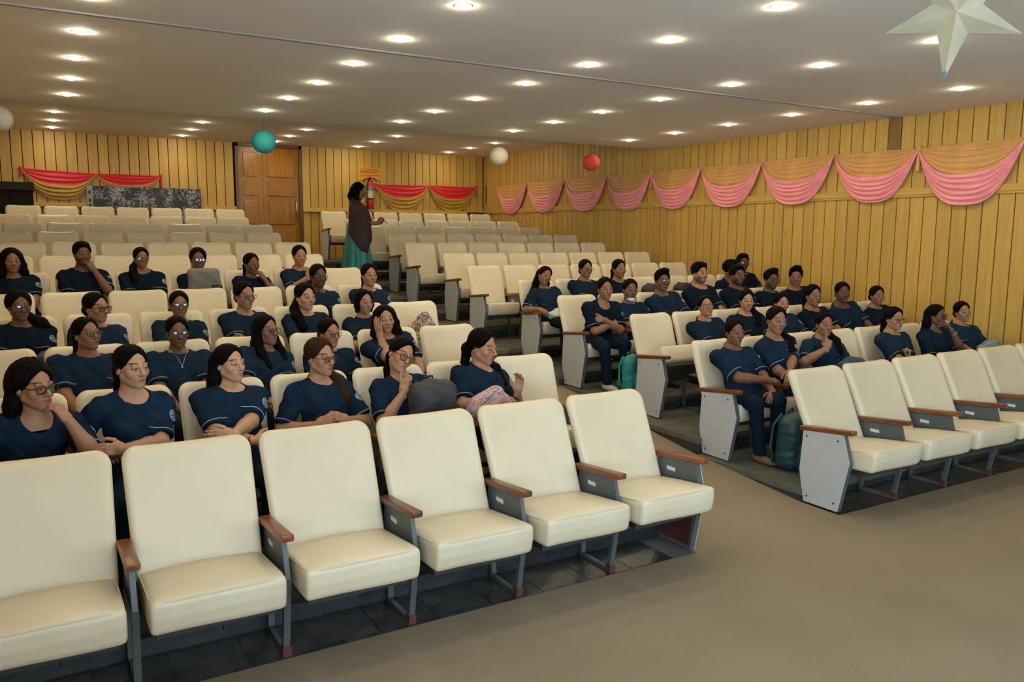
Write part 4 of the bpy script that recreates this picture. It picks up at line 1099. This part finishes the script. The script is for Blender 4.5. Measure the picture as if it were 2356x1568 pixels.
h = hp('G6'); SP['G6']['armR'] = D_(W=h+[.02, -.13, .37], hz=(.25, .1, .9), hy=(-.3, -1, .3), pole=(-.8, -.2, -1), hand='fist')
SP['Ka']['armR'] = D_(W=(5.47, 4.86, .80), hz=(.9, -.25, -.1), hy=(0, -.6, 1), pole=(-1, 0, -.6), hand='relax')
SP['Kb']['armL'] = D_(W=(5.76, 4.86, .845), hz=(-.6, -.45, -.5), hy=(-.2, -.5, 1), pole=(1, .2, -.5), hand='relax')
SP['Kc']['armR'] = D_(W=(6.42, 5.00, 1.00), hz=(.50, .22, .85), hy=(-.7, -.8, .2), pole=(-1, -.2, -.7), hand='point')
SP['Kd']['armL'] = D_(W=(7.58, 4.92, .82), hz=(.1, -.1, 1), hy=(.6, -.8, .1), pole=(1, .1, -1), hand='fist')
PEOPLE = {}
for key, sp in SP.items():
    sp = dict(sp); sp['pos'] = POS[key]
    for a_ in ('armL', 'armR'):
        if a_ in sp and sp[a_] is None: sp[a_] = 'lap'
    if 'shoe' in sp: sp['shoe'] = {'W': SHOE_W, 'B': SHOE_B}[sp['shoe']]
    PEOPLE[key] = build_person(sp)
print('people built', round(time.time()-T0, 1))

# ------------------------------------------------------------------ the woman standing in the aisle
def standing_woman():
    base = np.array((4.70, 13.2, ROWS['C'][1])); C = np.array((4.755, 13.2, 2.785)); s = 1.06; yaw = 60
    Rh = rot_head(yaw, -14, 0); Hc = C-Rh@np.array((0, 0, .01))*s
    a = math.radians(yaw); ex = np.array((math.cos(a), math.sin(a), 0)); fw = np.array((math.sin(a), -math.cos(a), 0)); Rb = np.stack([ex, -fw, [0, 0, 1]], 1).astype(f32)
    root = tag(empty('person', tuple(base)), 'woman standing in the aisle in brown shawl and teal dress, looking at a phone', 'person')
    skin = np.array(SKIN['c']); B32 = A(base); Hc32 = A(Hc); Rh32 = Rh.astype(f32)
    def loc(P): return (P-B32)@Rb
    def torso(q):
        d = ell(q, (0, .0, 1.16), (.165, .125, .22)); d = smin(d, ell(q, (0, .0, .93), (.17, .14, .18)), .06)
        d = smin(d, rc(q, (-.13, .01, 1.285), (.13, .01, 1.285), .058), .05)
        d = smin(d, rc(q, (0, .02, 1.28), (0, .02, 1.38), .085, .055), .06); ax_ = q.copy(); ax_[:, 0] = np.abs(ax_[:, 0])
        return smin(d, sph(ax_, (.065, -.09, 1.15), .06), .05)
    def W2(p): return base+Rb@np.array(p)
    S = {1: W2((.165, .01, 1.27)), -1: W2((-.165, .01, 1.27))}
    arms = []; Wr = {1: W2((.03, -.36, 1.03)), -1: W2((-.04, -.35, 1.02))}
    parts = []
    nk0 = Hc+Rh@np.array((0, .024, -.055))*s; nk1 = W2((0, .015, 1.33))
    def fb(P):
        d = head_sdf((P-Hc32)@Rh32/f32(s), False, 1.0)*f32(s); d = smin(d, rc(P, nk0, nk1, .05, .054), .018); return smin(d, torso(loc(P))+.01, .03)
    v, fc = sdf_mesh(fb, Hc-[.2, .2, .30], Hc+[.2, .2, .15], .0058); q = ((v-Hc)@Rh)/s
    parts.append((v, fc, head_colors(q.astype(f32), skin, False, 0, 0)))
    ev, ef, ec = EYE; ecol = np.where(ec[:, None] <= 24, .012, .3)*np.ones((1, 3))
    for sd in (-1, 1): parts.append((Hc+(Rh@((ev*.0136+np.array((sd*.0312, -.0762, .002)))*s).T).T, ef, ecol))
    El = {}
    for sd in (1, -1):
        E, Wt = ik(S[sd], Wr[sd], ex*sd*.5+np.array((0, 0, -1.)), .28, .25); El[sd] = E
        fa = lambda P: smin(rc(P, S[sd], E, .05, .042), rc(P, E, Wt, .042, .027), .02)
        pts = np.stack([S[sd], E, Wt]); v, fc = sdf_mesh(fa, pts.min(0)-.07, pts.max(0)+.07, .014); parts.append((v, fc, skin))
        hz = unit(fw*.9-ex*sd*.25+np.array((0, 0, .25))); hy = unit(ex*sd*.7+np.array((0, 0, -.6))); hy = unit(hy-hz*(hy@hz)); hx = np.cross(hy, hz)*(1 if sd < 0 else -1)
        hv, hf = hand_mesh('grip'); parts.append((Wt+hv@np.stack([hx, hy, hz], 1).T, hf if sd < 0 else hf[:, ::-1], skin))
    add_joined('body', parts, m_skin, root, base)
    m_teal = mat('teal_silk', (.010, .20, .17), .55, var=.2, scale=(14, 14, 2), bump=.15, sheen=.2)
    m_shawl = mat('brown_shawl', (.045, .022, .020), .8, var=.25, scale=(9, 9, 9), bump=.2)
    def fd(P):
        q = loc(P); an = np.arctan2(q[:, 0], q[:, 1]); t = np.clip((1.0-q[:, 2])/1.0, 0, 1)
        r = .165+.15*t+.016*t*np.sin(an*13)+.006*np.sin(an*29)*t
        cone = (np.sqrt((q[:, 0]/1.05)**2+(q[:, 1]/.95)**2)-r)*.85; cone = np.maximum(cone, np.maximum(q[:, 2]-1.0, -q[:, 2]+.03))
        d = smin(cone, torso(q)-.008, .05)
        for sd in (1, -1): d = smin(d, np.maximum(rc(P, S[sd], El[sd], .062, .06), 0*q[:, 0]-1), .03)
        return np.maximum(d, -ell(q, (0, -.04, 1.36), (.085, .1, .09)))
    v, fc = sdf_mesh(fd, base-[.45, .45, .02], base+[.45, .45, 1.5], .017); add('dress', v-base, fc, m_teal, root, True)
    def fs(P):
        q = loc(P); d = torso(q)-.030
        for sd in (1, -1): d = smin(d, rc(P, S[sd], El[sd], .075, .085), .05)
        d = smin(d, ell(q, (-.10, -.07, .90), (.17, .20, .46)), .10)
        fold = .010*np.sin((q[:, 0]*.8+q[:, 2]*.55)*34+2*np.sin(q[:, 1]*9))
        low = (.50+1.5*np.clip(q[:, 1]+.13, 0, .4)+.5*np.clip(q[:, 0], 0, .3))-q[:, 2]
        d = np.maximum(d+fold, low*.8)
        return np.maximum(np.maximum(d, -ell(q, (0, -.10, 1.40), (.09, .15, .12))), (q[:, 1]-.10))
    v, fc = sdf_mesh(fs, base-[.45, .45, -.5], base+[.45, .45, 1.5], .015); add('shawl', v-base, fc, m_shawl, root, True)
    chs = [([Hc+Rh@np.array(p)*s for p in pts], [r*s for r in rs]) for pts, rs in hair_chains('wavy')]
    def fh(P):
        q = (P-Hc32)@Rh32/f32(s); d = hair_cap(q, 'wavy', 1.35)*f32(s)
        for pts, rs in chs: d = smin(d, chain(P, pts, rs, .02), .03)
        return d+.003*np.sin(q[:, 0]*150+q[:, 2]*60)*np.sin(q[:, 1]*130)
    v, fc = sdf_mesh(fh, Hc-.3, Hc+.22, .008); add('hair', v-base, fc, m_hair, root, True)
    glasses(root, Hc, Rh, s, 'gold', base)
    for sd in (-1, 1): obj('shoe', SHOE, root, tuple(Rb@np.array((sd*.09, .02, 0)))).rotation_euler = (0, 0, a)
    ph = (Wr[1]+Wr[-1])/2+fw*.10+np.array((0, 0, .045))
    V, F = rbox(.075, .010, .15, .004, (1, 1, 1)); Mp = rot_head(yaw, 0, 0)@np.array([[1, 0, 0], [0, math.cos(-.9), -math.sin(-.9)], [0, math.sin(-.9), math.cos(-.9)]])
    tag(add('mobile_phone', V@Mp.T, F, m_black, None, loc=tuple(ph)), 'black mobile phone held by the woman standing in the aisle', 'phone')
standing_woman()

# ------------------------------------------------------------------ bags and belongings
def soft(name, f, lo, hi, h, mtl, parent=None, loc=None):
    V, F = sdf_mesh(f, lo, hi, h); return add(name, V, F, mtl, parent, True, loc=loc)
def backpack(label, loc, rz, size, m1, m2, tilt=0, trim=None):
    w, d, hgt = size; root = tag(empty('backpack', loc), label, 'bag'); root.rotation_euler = (tilt, 0, rz)
    def f(P):
        b = boxd(P, (0, 0, hgt/2), (w/2, d/2, hgt/2), min(w, d)*.42); b = smin(b, ell(P, (0, 0, hgt*.72), (w*.46, d*.46, hgt*.30)), .04)
        return np.maximum(b, -P[:, 2]+.002)+.006*np.sin(P[:, 0]*38+3*np.sin(P[:, 2]*20))*np.sin(P[:, 2]*31+P[:, 1]*17)
    soft('bag_body', f, (-w, -d, -.02), (w, d, hgt*1.1), .012, m1, root)
    g = lambda P: boxd(P, (0, -d*.5, hgt*.30), (w*.36, d*.18, hgt*.24), d*.15)+.004*np.sin(P[:, 0]*40)*np.sin(P[:, 2]*36)
    soft('front_pocket', g, (-w, -d*1.1, 0), (w, 0, hgt*.7), .012, m2, root)
    MB().tube([(-.035, d*.25, hgt*.99), (-.03, d*.25, hgt*1.07), (.03, d*.25, hgt*1.07), (.035, d*.25, hgt*.99)], .008, 6).build('top_handle', m2, root, True)
    for sg in (-1, 1):
        MB().tube([(sg*w*.22, d*.45, hgt*.97), (sg*w*.27, d*.70, hgt*.75), (sg*w*.30, d*.68, hgt*.35), (sg*w*.32, d*.45, hgt*.08)], .014, 6).build('shoulder_strap', m2, root, True)
    MB().tube([(-w*.36, -d*.66, hgt*.52), (0, -d*.70, hgt*.535), (w*.36, -d*.66, hgt*.52)], .004, 6).build('zip', trim or m2, root, True)
    return root
m_bkgrey = mat('charcoal_nylon', (.035, .037, .036), .75, var=.15, bump=.2); m_bkblk = mat('black_nylon', (.014, .014, .015), .7, bump=.2)
m_tealbag = mat('teal_nylon', (.02, .25, .22), .6, var=.15, bump=.2); m_green = mat('bottle_green_nylon', (.006, .045, .045), .5, var=.2, bump=.25)
m_yellow = mat('yellow_trim', (.60, .62, .03), .6); m_greybag = mat('grey_canvas', (.17, .165, .145), .85, var=.1, bump=.2)
m_floral = pattern_mat('floral_cloth', [(.52, .45, .40), (.60, .10, .05), (.55, .50, .46), (.16, .18, .24), (.62, .35, .26), (.60, .56, .52)], 26)
m_bright = pattern_mat('speckled_cloth', [(.40, .42, .46), (.05, .06, .09), (.02, .30, .36), (.50, .50, .52), (.20, .10, .14), (.03, .24, .32)], 55)
m_flor2 = pattern_mat('leaf_print', [(.50, .47, .40), (.04, .06, .09), (.42, .20, .09), (.55, .52, .46), (.08, .11, .17)], 22)
if True:
    backpack('charcoal grey backpack on the lap of the woman in round brown glasses', (2.24, 4.84, .73), .12, (.33, .19, .35), m_bkgrey, m_bkblk, tilt=-.05)
    backpack('bright teal backpack standing on the floor beside the folded-arms woman', (5.475, 6.74, .372), .45, (.27, .16, .40), m_tealbag, m_tealbag, trim=m_yellow)
    backpack('dark green backpack with yellow trim on the floor behind the front end panel', (5.40, 4.52, .102), .35, (.32, .22, .48), m_green, m_green, tilt=.10, trim=m_yellow)
    backpack('black backpack on an empty chair left of the tousled-hair man', (seat_x('H', 1, 3), 8.45, ROWS['H'][1]+.50), 0, (.32, .18, .42), m_bkgrey, m_bkblk, tilt=-.35)
    backpack('black and grey backpack on an empty chair behind the bearded man', (seat_x('H', 1, 4), 8.45, ROWS['H'][1]+.50), .1, (.32, .18, .42), m_bkblk, m_bkgrey, tilt=-.35)
    def tote(label, loc, size, m, strap=True, h=.012):
        w, d, hg = size; r = tag(empty('cloth_bag', loc), label, 'bag')
        f = lambda P: np.maximum(smin(ell(P, (0, 0, hg*.38), (w/2, d/2, hg*.5)), ell(P, (w*.10, 0, hg*.72), (w*.24, d*.34, hg*.30)), .05), -P[:, 2]+.002)+.008*np.sin(P[:, 0]*34+4*np.sin(P[:, 2]*17))*np.sin(P[:, 2]*29+P[:, 0]*11)
        soft('bag_body', f, (-w*.7, -d*.8, -.02), (w*.7, d*.8, hg*1.3), h, m, r)
        if strap: MB().tube([(-w*.42, -d*.2, hg*.3), (-w*.30, -d*.35, hg*.62), (-w*.05, -d*.35, hg*.95), (w*.12, -d*.2, hg*.98), (w*.16, 0, hg*.8)], .011, 6).build('shoulder_strap', m, r, True)
        return r
    tote('floral print cloth bag with red strap on the lap of the woman raising a hand', (2.66, 4.82, .74), (.36, .20, .26), m_floral)
    tote('leaf print bag slumped on the empty aisle chair of the fourth row, left block', (3.24, 7.28, .845), (.36, .20, .44), m_flor2)
    tote('speckled teal and white bag on the lap of the woman by the right wall', (9.03, 4.90, .76), (.44, .20, .17), m_bright, False)
    tote('pale mint cloth folded on the lap of the head-tilting woman', (5.50, 8.22, 1.03), (.32, .22, .13), mat('mint_cloth', (.45, .58, .47), .85, var=.1, bump=.3), False)
    tote('blue denim bundle on the lap beside the empty second-row chair', (6.66, 4.90, .77), (.34, .24, .14), mat('denim', (.03, .075, .12), .85, var=.2, bump=.3), False)
    gb = tag(empty('grey_bag', (1.575, 9.42, 1.33)), 'grey canvas bag held upright against a woman\'s chest, sixth row left', 'bag')
    soft('bag_body', lambda P: boxd(P, (0, 0, .17), (.17, .055, .175), .05)+.005*np.sin(P[:, 0]*30+P[:, 2]*14)*np.sin(P[:, 2]*26), (-.22, -.1, -.03), (.22, .1, .40), .014, m_greybag, gb)
    MB().box(.07, .15, -.066, -.055, .13, .16).build('bag_label', m_bkblk, gb)
    soft_cap = tag(soft('folded_bag', lambda P: ell(P, (0, 0, .08), (.17, .10, .10))+.006*np.sin(P[:, 0]*40)*np.sin(P[:, 2]*35), (-.25, -.2, -.05), (.25, .2, .25), .015, mat('slate_cloth', (.035, .05, .06), .85, bump=.2), loc=(.36, 9.43, 1.24)), 'slate grey bag on the lap of the man rubbing his nose', 'bag')
    tag(soft('teal_folder', lambda P: boxd(P, (0, 0, .10), (.10, .05, .10), .03)+.004*np.sin(P[:, 0]*40)*np.sin(P[:, 2]*35), (-.15, -.1, -.02), (.15, .1, .25), .014, mat('dull_teal', (.012, .06, .065), .8, bump=.2), loc=(.02, 7.02, .93)), 'dull teal bundle beside the bushy-ponytail woman at far left', 'bag')
    V, F = rbox(.072, .009, .145, .004, (1, 1, 1)); Mp = rot_head(25, 0, 0)@np.array([[1, 0, 0], [0, math.cos(-1.1), -math.sin(-1.1)], [0, math.sin(-1.1), math.cos(-1.1)]])
    tag(add('mobile_phone', V@Mp.T, F, m_black, None, loc=(.275, 4.915, .845)), 'black mobile phone in the hand of the side-swept-hair woman', 'phone')

# ------------------------------------------------------------------ draped cloth on the walls
def swag_surface(A0, A1, nrm, v0, v1, drop, out, fold, nf, nu=40, nv=26, ph=0.0, pin=.0):
    """cloth hung between two pins: catenary family from v0 (straight) to v1 (deepest), ripples follow the curves"""
    A0, A1, nrm = map(lambda t: np.asarray(t, float), (A0, A1, nrm)); V = []; F = []
    for j in range(nv+1):
        v = v0+(v1-v0)*j/nv
        for i in range(nu+1):
            u = i/nu; w = 2*u-1; shp = (1-abs(w)**2.8)
            p = A0*(1-u)+A1*u; sag = drop*v*shp
            rip = fold*math.sin(2*PI*nf*v+ph+1.2*math.sin(3*u+ph))*(.25+.75*shp)+fold*.5*math.sin(2*PI*nf*2.3*v+4*u)*shp
            o_ = out*(.35+.65*shp*math.sin(PI*min(1, .15+.85*v)))+rip
            V.append(p+nrm*o_+np.array((0, 0, -sag-.012*(1-shp)*v)))
    for j in range(nv):
        for i in range(nu): a = j*(nu+1)+i; F.append((a, a+1, a+nu+2, a+nu+1))
    return np.array(V), F
def cloth(name, VF, m, parent, th=.004):
    o = add(name, VF[0], VF[1], m, parent, True); md = o.modifiers.new('thickness', 'SOLIDIFY'); md.thickness = th; md.offset = 0; return o
def knot(parent, p, nrm, m1, tail=.16, m2=None):
    V, F = rbox(.06, .05, .07, .02, (1, 1, 1)); add('gathered_knot', V+np.asarray(p)+np.asarray(nrm)*.02, F, m1, parent, True)
    f = lambda P: chain(P, ((0, 0, 0), (.008, 0, -tail*.5), (.0, 0, -tail)), (.014, .022, .026), .01)+.004*np.sin(P[:, 1]*300+P[:, 0]*300)
    V, F = sdf_mesh(f, (-.06, -.06, -tail-.04), (.06, .06, .04), .010); add('cloth_tail', V+np.asarray(p)+np.asarray(nrm)*.025, F, m2 or m1, parent, True)
m_pink = mat('pink_satin', (.92, .32, .34), .5, var=.10, scale=(6, 6, 6), sheen=.3)
m_tan = mat('tan_satin', (.62, .33, .10), .5, var=.10, scale=(6, 6, 6), sheen=.2)
m_redc = mat('red_satin', (.62, .010, .018), .5, var=.10, scale=(6, 6, 6), sheen=.2)
m_goldc = mat('gold_satin', (.50, .28, .03), .42, var=.15, scale=(6, 6, 6), sheen=.2)
SW = [16.83, 15.49, 14.01, 12.57, 11.27, 10.02, 8.72, 7.44, 6.21, 4.95]; SZ = [3.20, 3.21, 3.21, 3.18, 3.17, 3.17, 3.16, 3.17, 3.14, 3.16]
for i in range(9):
    y0, y1 = SW[i], SW[i+1]; n_ = ORD[i]
    lab = 'pink and tan swag drape on the right wall, %s counted from the back corner' % n_
    r = tag(empty('swag_drape', (XR, (y0+y1)/2, 3.18)), lab, 'drape', 'pink and tan swags along the right wall')
    a0 = (-.012, y0-(y0+y1)/2, SZ[i]-3.18); a1 = (-.012, y1-(y0+y1)/2, SZ[i+1]-3.18)
    cloth('tan_cloth', swag_surface(a0, a1, (-1, 0, 0), 0, .62, .65 if i < 8 else .70, .060, .009, 10, nv=44, ph=i), m_tan, r)
    cloth('pink_cloth', swag_surface(a0, a1, (-1, 0, 0), .50, 1.0, .655 if i < 8 else .72, .105, .012, 11, nv=48, ph=i*1.7), m_pink, r)
    if i in (0, 4, 8): knot(r, a0, (-1, 0, 0), m_tan, .26 if i else .06)
BS = [((-.17, 3.23), (1.06, 3.18), .53), ((1.06, 3.18), (2.21, 3.19), .42), ((6.73, 3.18), (8.03, 3.20), .60), ((8.03, 3.20), (9.30, 3.20), .60)]
BN = ['left back wall, leftmost', 'left back wall, above the dark print', 'back wall beside the fire extinguisher', 'back wall nearest the right corner']
for i, ((xa, za), (xb, zb), dp) in enumerate(BS):
    xm = (xa+xb)/2; r = tag(empty('swag_drape', (xm, YB, 3.19)), 'red and gold swag drape on the '+BN[i], 'drape', 'red and gold swags on the back wall')
    a0 = (xa-xm, -.012, za-3.19); a1 = (xb-xm, -.012, zb-3.19)
    cloth('red_cloth', swag_surface(a0, a1, (0, -1, 0), 0, .60, dp, .045, .008, 6, ph=i), m_redc, r)
    cloth('gold_cloth', swag_surface(a0, a1, (0, -1, 0), .50, 1.0, dp, .075, .012, 7, ph=i*1.3), m_goldc, r)
    if i in (0, 2): knot(r, a0, (0, -1, 0), m_redc, .12)
    if i in (1, 3): knot(r, a1, (0, -1, 0), m_redc, .20, m_redc)

# ------------------------------------------------------------------ paper lanterns, paper star
def lantern(loc, R, m, label, zc):
    r = tag(empty('paper_lantern', loc), label, 'lantern', 'round paper lanterns'); prof = []
    for k in range(49):
        t = -PI/2*.93+PI*.93*k/48; rr = R*math.cos(t)+.004*R/.15*abs(math.sin(k*PI/3)); prof.append((rr, R*.97*math.sin(t)))
    MB().lathe(prof, 36).build('paper_shade', m, r, True)
    pts = lambda z, q: [(q*math.cos(2*PI*k/24), q*math.sin(2*PI*k/24), z) for k in range(24)]
    MB().tube(pts(R*.97*math.sin(PI/2*.93), R*.12), .003, 6, True).build('wire_rim', m_steel_dark, r, True)
    MB().tube([(0, 0, R*.95), (0, 0, zc-loc[2])], .0022, 5).build('hanging_cord', m_steel_dark, r)
def paper(name, c):
    if name in MATS: return MATS[name]
    m, nt, b = nt_of(name); b.inputs['Base Color'].default_value = rgba(c); b.inputs['Roughness'].default_value = .8
    b.inputs['Subsurface Weight'].default_value = 0; MATS[name] = m
    return m
lantern((2.687, 11.10, 3.265), .155, paper('teal_paper', (.03, .36, .37)), 'teal paper lantern hanging in front of the door', ZC)
lantern((6.288, 11.12, 3.27), .147, paper('white_paper', (.62, .58, .44)), 'cream paper lantern hanging near the back right corner', ZC)
lantern((7.777, 10.732, 3.217), .138, paper('red_paper', (.60, .06, .04)), 'red paper lantern hanging in front of the right wall', ZC)
lantern((-.298, 11.0, 3.33), .155, paper('dim_white_paper', (.45, .43, .36)), 'whitish paper lantern cut off by the left picture edge', ZC)
lantern((2.47, 2.62, 3.325), .20, paper('beige_paper', (.42, .38, .28)), 'beige paper lantern at the top edge of the picture', ZC)
def star():
    c = np.array((4.02, 2.485, 3.163)); R, ri, th = .325, .118, .085
    r = tag(empty('paper_star', tuple(c)), 'cream five-pointed folded paper star hanging from the ceiling', 'star')
    nrm = unit(np.array((0, 0, 2.05))-c+np.array((.3, 0, .2))); ux = unit(np.cross((0, 0, 1.), nrm)); uy = np.cross(nrm, ux)
    V = [nrm*th, -nrm*th]; F = []
    for k in range(10):
        a = -PI/2+PI*k/5-.10; q = R if k % 2 == 0 else ri; V.append(ux*q*math.cos(a)+uy*q*math.sin(a))
    for k in range(10): F += [(0, 2+k, 2+(k+1) % 10), (1, 2+(k+1) % 10, 2+k)]
    add('folded_paper', V, F, mat('cream_paper', (.46, .42, .28), .28, var=.12, spec=.7), r)
    t = np.array(V[2]); n2 = nrm
    for side in (1, -1):
        b = V[2+side] if side == 1 else V[11]
        add('foil_tip', [t+n2*side*0.001, t*.84+np.asarray(b)*.16*.9+n2*.006, t*.84+n2*(th*.16+.004)], [(0, 1, 2)] if side == 1 else [(0, 2, 1)], mat('blue_foil', (.10, .42, .62), .25, metal=.4), r)
    MB().tube([uy*.27, np.array((uy[0]*.27, uy[1]*.27, ZC-c[2]))], .0018, 5).build('hanging_cord', m_steel_dark, r)
star()

# ------------------------------------------------------------------ back wall: extinguisher, notice, print, console, box
ex_ = tag(empty('fire_extinguisher', (6.57, YB-.10, 2.63)), 'red fire extinguisher with white label mounted on the back wall', 'extinguisher')
MB().lathe([(.001, 0), (.060, .004), (.068, .02), (.068, .20)], 24).build('lower_body', m_red, ex_, True)
MB().lathe([(.0685, .20), (.0685, .24)], 24).build('dark_band', m_bkblk, ex_, True)
MB().lathe([(.0685, .24), (.0685, .40)], 24).build('paper_label', mat('label_paper', (.55, .50, .42), .7, var=.2, scale=(30, 30, 60)), ex_, True)
MB().lathe([(.068, .40), (.068, .50)], 24).build('chrome_band', mat('printed_band', (.22, .20, .2), .4, var=.5, scale=(50, 50, 50)), ex_, True)
MB().lathe([(.068, .50), (.066, .55), (.052, .60), (.03, .63), (.02, .645)], 24).build('upper_body', m_red, ex_, True)
MB().tube([(0, 0, .64), (0, 0, .69)], .016, 10).build('valve', m_steel_dark, ex_, True)
MB().tube([(-.19, -.02, .58), (-.15, -.02, .64), (-.02, -.01, .69), (.10, -.01, .67), (.16, -.01, .62)], .012, 8).build('lever', m_black, ex_, True)
MB().tube([(-.02, -.02, .67), (-.09, -.05, .58), (-.11, -.06, .40), (-.11, -.05, .2), (-.10, -.04, .04)], .014, 8).build('hose', m_black, ex_, True)
MB().tube([(-.10, -.04, .16), (-.10, -.04, -.02)], [.018, .026], 10).build('horn', m_black, ex_, True)
MB().box(-.08, .08, .062, .10, .33, .36).build('wall_bracket', m_steel_dark, ex_)
sg = tag(empty('wall_notice', (6.59, YB-.012, 3.41)), 'yellow printed notice behind the fire extinguisher', 'sign')
MB().box(-.27, .27, 0, .01, -.14, .14).build('notice_board', mat('yellow_print', (.60, .33, .02), .6, var=.08), sg)
for j, (w0, w1, z) in enumerate(((-.20, .20, .105), (-.23, .23, .07), (-.23, .23, .045), (-.23, .10, .02), (-.23, .23, -.03), (-.23, .05, -.055))):
    MB().box(w0, w1, -.002, 0, z-.007, z+.007).build('print_line', mat('red_print', (.42, .08, .01), .7), sg)
def print_mat():
    m, nt, b = nt_of('foliage_print'); N, L = nt.nodes, nt.links
    tc = N.new('ShaderNodeTexCoord'); n1 = N.new('ShaderNodeTexNoise'); n1.inputs['Scale'].default_value = 3; n1.inputs['Detail'].default_value = 3
    n2 = N.new('ShaderNodeTexNoise'); n2.inputs['Scale'].default_value = 24; n2.inputs['Detail'].default_value = 5; n2.inputs['Roughness'].default_value = .7
    L.new(tc.outputs['Object'], n1.inputs['Vector']); L.new(tc.outputs['Object'], n2.inputs['Vector'])
    ad = N.new('ShaderNodeMath'); ad.operation = 'MULTIPLY'; L.new(n1.outputs['Fac'], ad.inputs[0]); L.new(n2.outputs['Fac'], ad.inputs[1])
    rp = N.new('ShaderNodeValToRGB'); rp.color_ramp.elements[0].position = .24; rp.color_ramp.elements[1].position = .33
    rp.color_ramp.elements[0].color = (.016, .017, .018, 1); rp.color_ramp.elements[1].color = (.36, .36, .36, 1)
    L.new(ad.outputs[0], rp.inputs[0]); L.new(rp.outputs[0], b.inputs['Base Color']); b.inputs['Roughness'].default_value = .5
    return m
pb = tag(empty('print_board', (1.91, YB-.14, 1.535)), 'large dark foliage print on a board leaning against the back wall', 'print')
pb.rotation_euler = (-.04, 0, 0)
MB().box(-1.03, 1.03, 0, .02, 0, 1.415).build('board', m_gap, pb)
MB().box(-.93, 1.03, -.004, 0, 0, 1.415).build('printed_sheet', print_mat(), pb)
MB().box(-1.03, -.93, -.004, 0, 0, 1.415).build('white_margin', mat('grey_paper', (.30, .30, .28), .7), pb)
for z in (1.30, 1.15, 1.05): MB().box(-1.0, -.965, -.006, -.004, z-.04, z+.02).build('margin_print', m_bkblk, pb)
cs = tag(empty('console_cabinet', (-.36, YB-.38, 1.535)), 'dark console cabinet in the back left corner', 'cabinet')
MB().box(-.36, .36, -.28, .30, 0, 1.27).build('cabinet_body', mat('dark_laminate', (.014, .011, .011), .85, spec=.1), cs)
MB().box(-.38, .38, -.31, .31, 1.27, 1.41).build('top_slab', mat('olive_top', (.035, .032, .015), .8, spec=.1), cs)
for x in (-.18, .18):
    dd = MB().box(x-.165, x+.165, -.295, -.28, .08, 1.2).build('cabinet_door', mat('dark_laminate_2', (.018, .014, .014), .8, spec=.1), cs); MB().box(x-.01, x+.01, -.31, -.295, .6, .72).build('door_pull', m_steel, dd)
bx_ = tag(empty('storage_box', (9.22, YB-.16, 1.535)), 'dark green box standing in the back right corner', 'box')
MB().box(-.17, .17, -.10, .10, 0, 1.02).build('box_body', mat('dark_green_card', (.035, .045, .018), .7, var=.1), bx_)
MB().box(-.18, .18, -.11, .11, 1.02, 1.06).build('box_lid', mat('dark_green_lid', (.05, .06, .028), .7), bx_)
print('script seconds', round(time.time()-T0, 1))
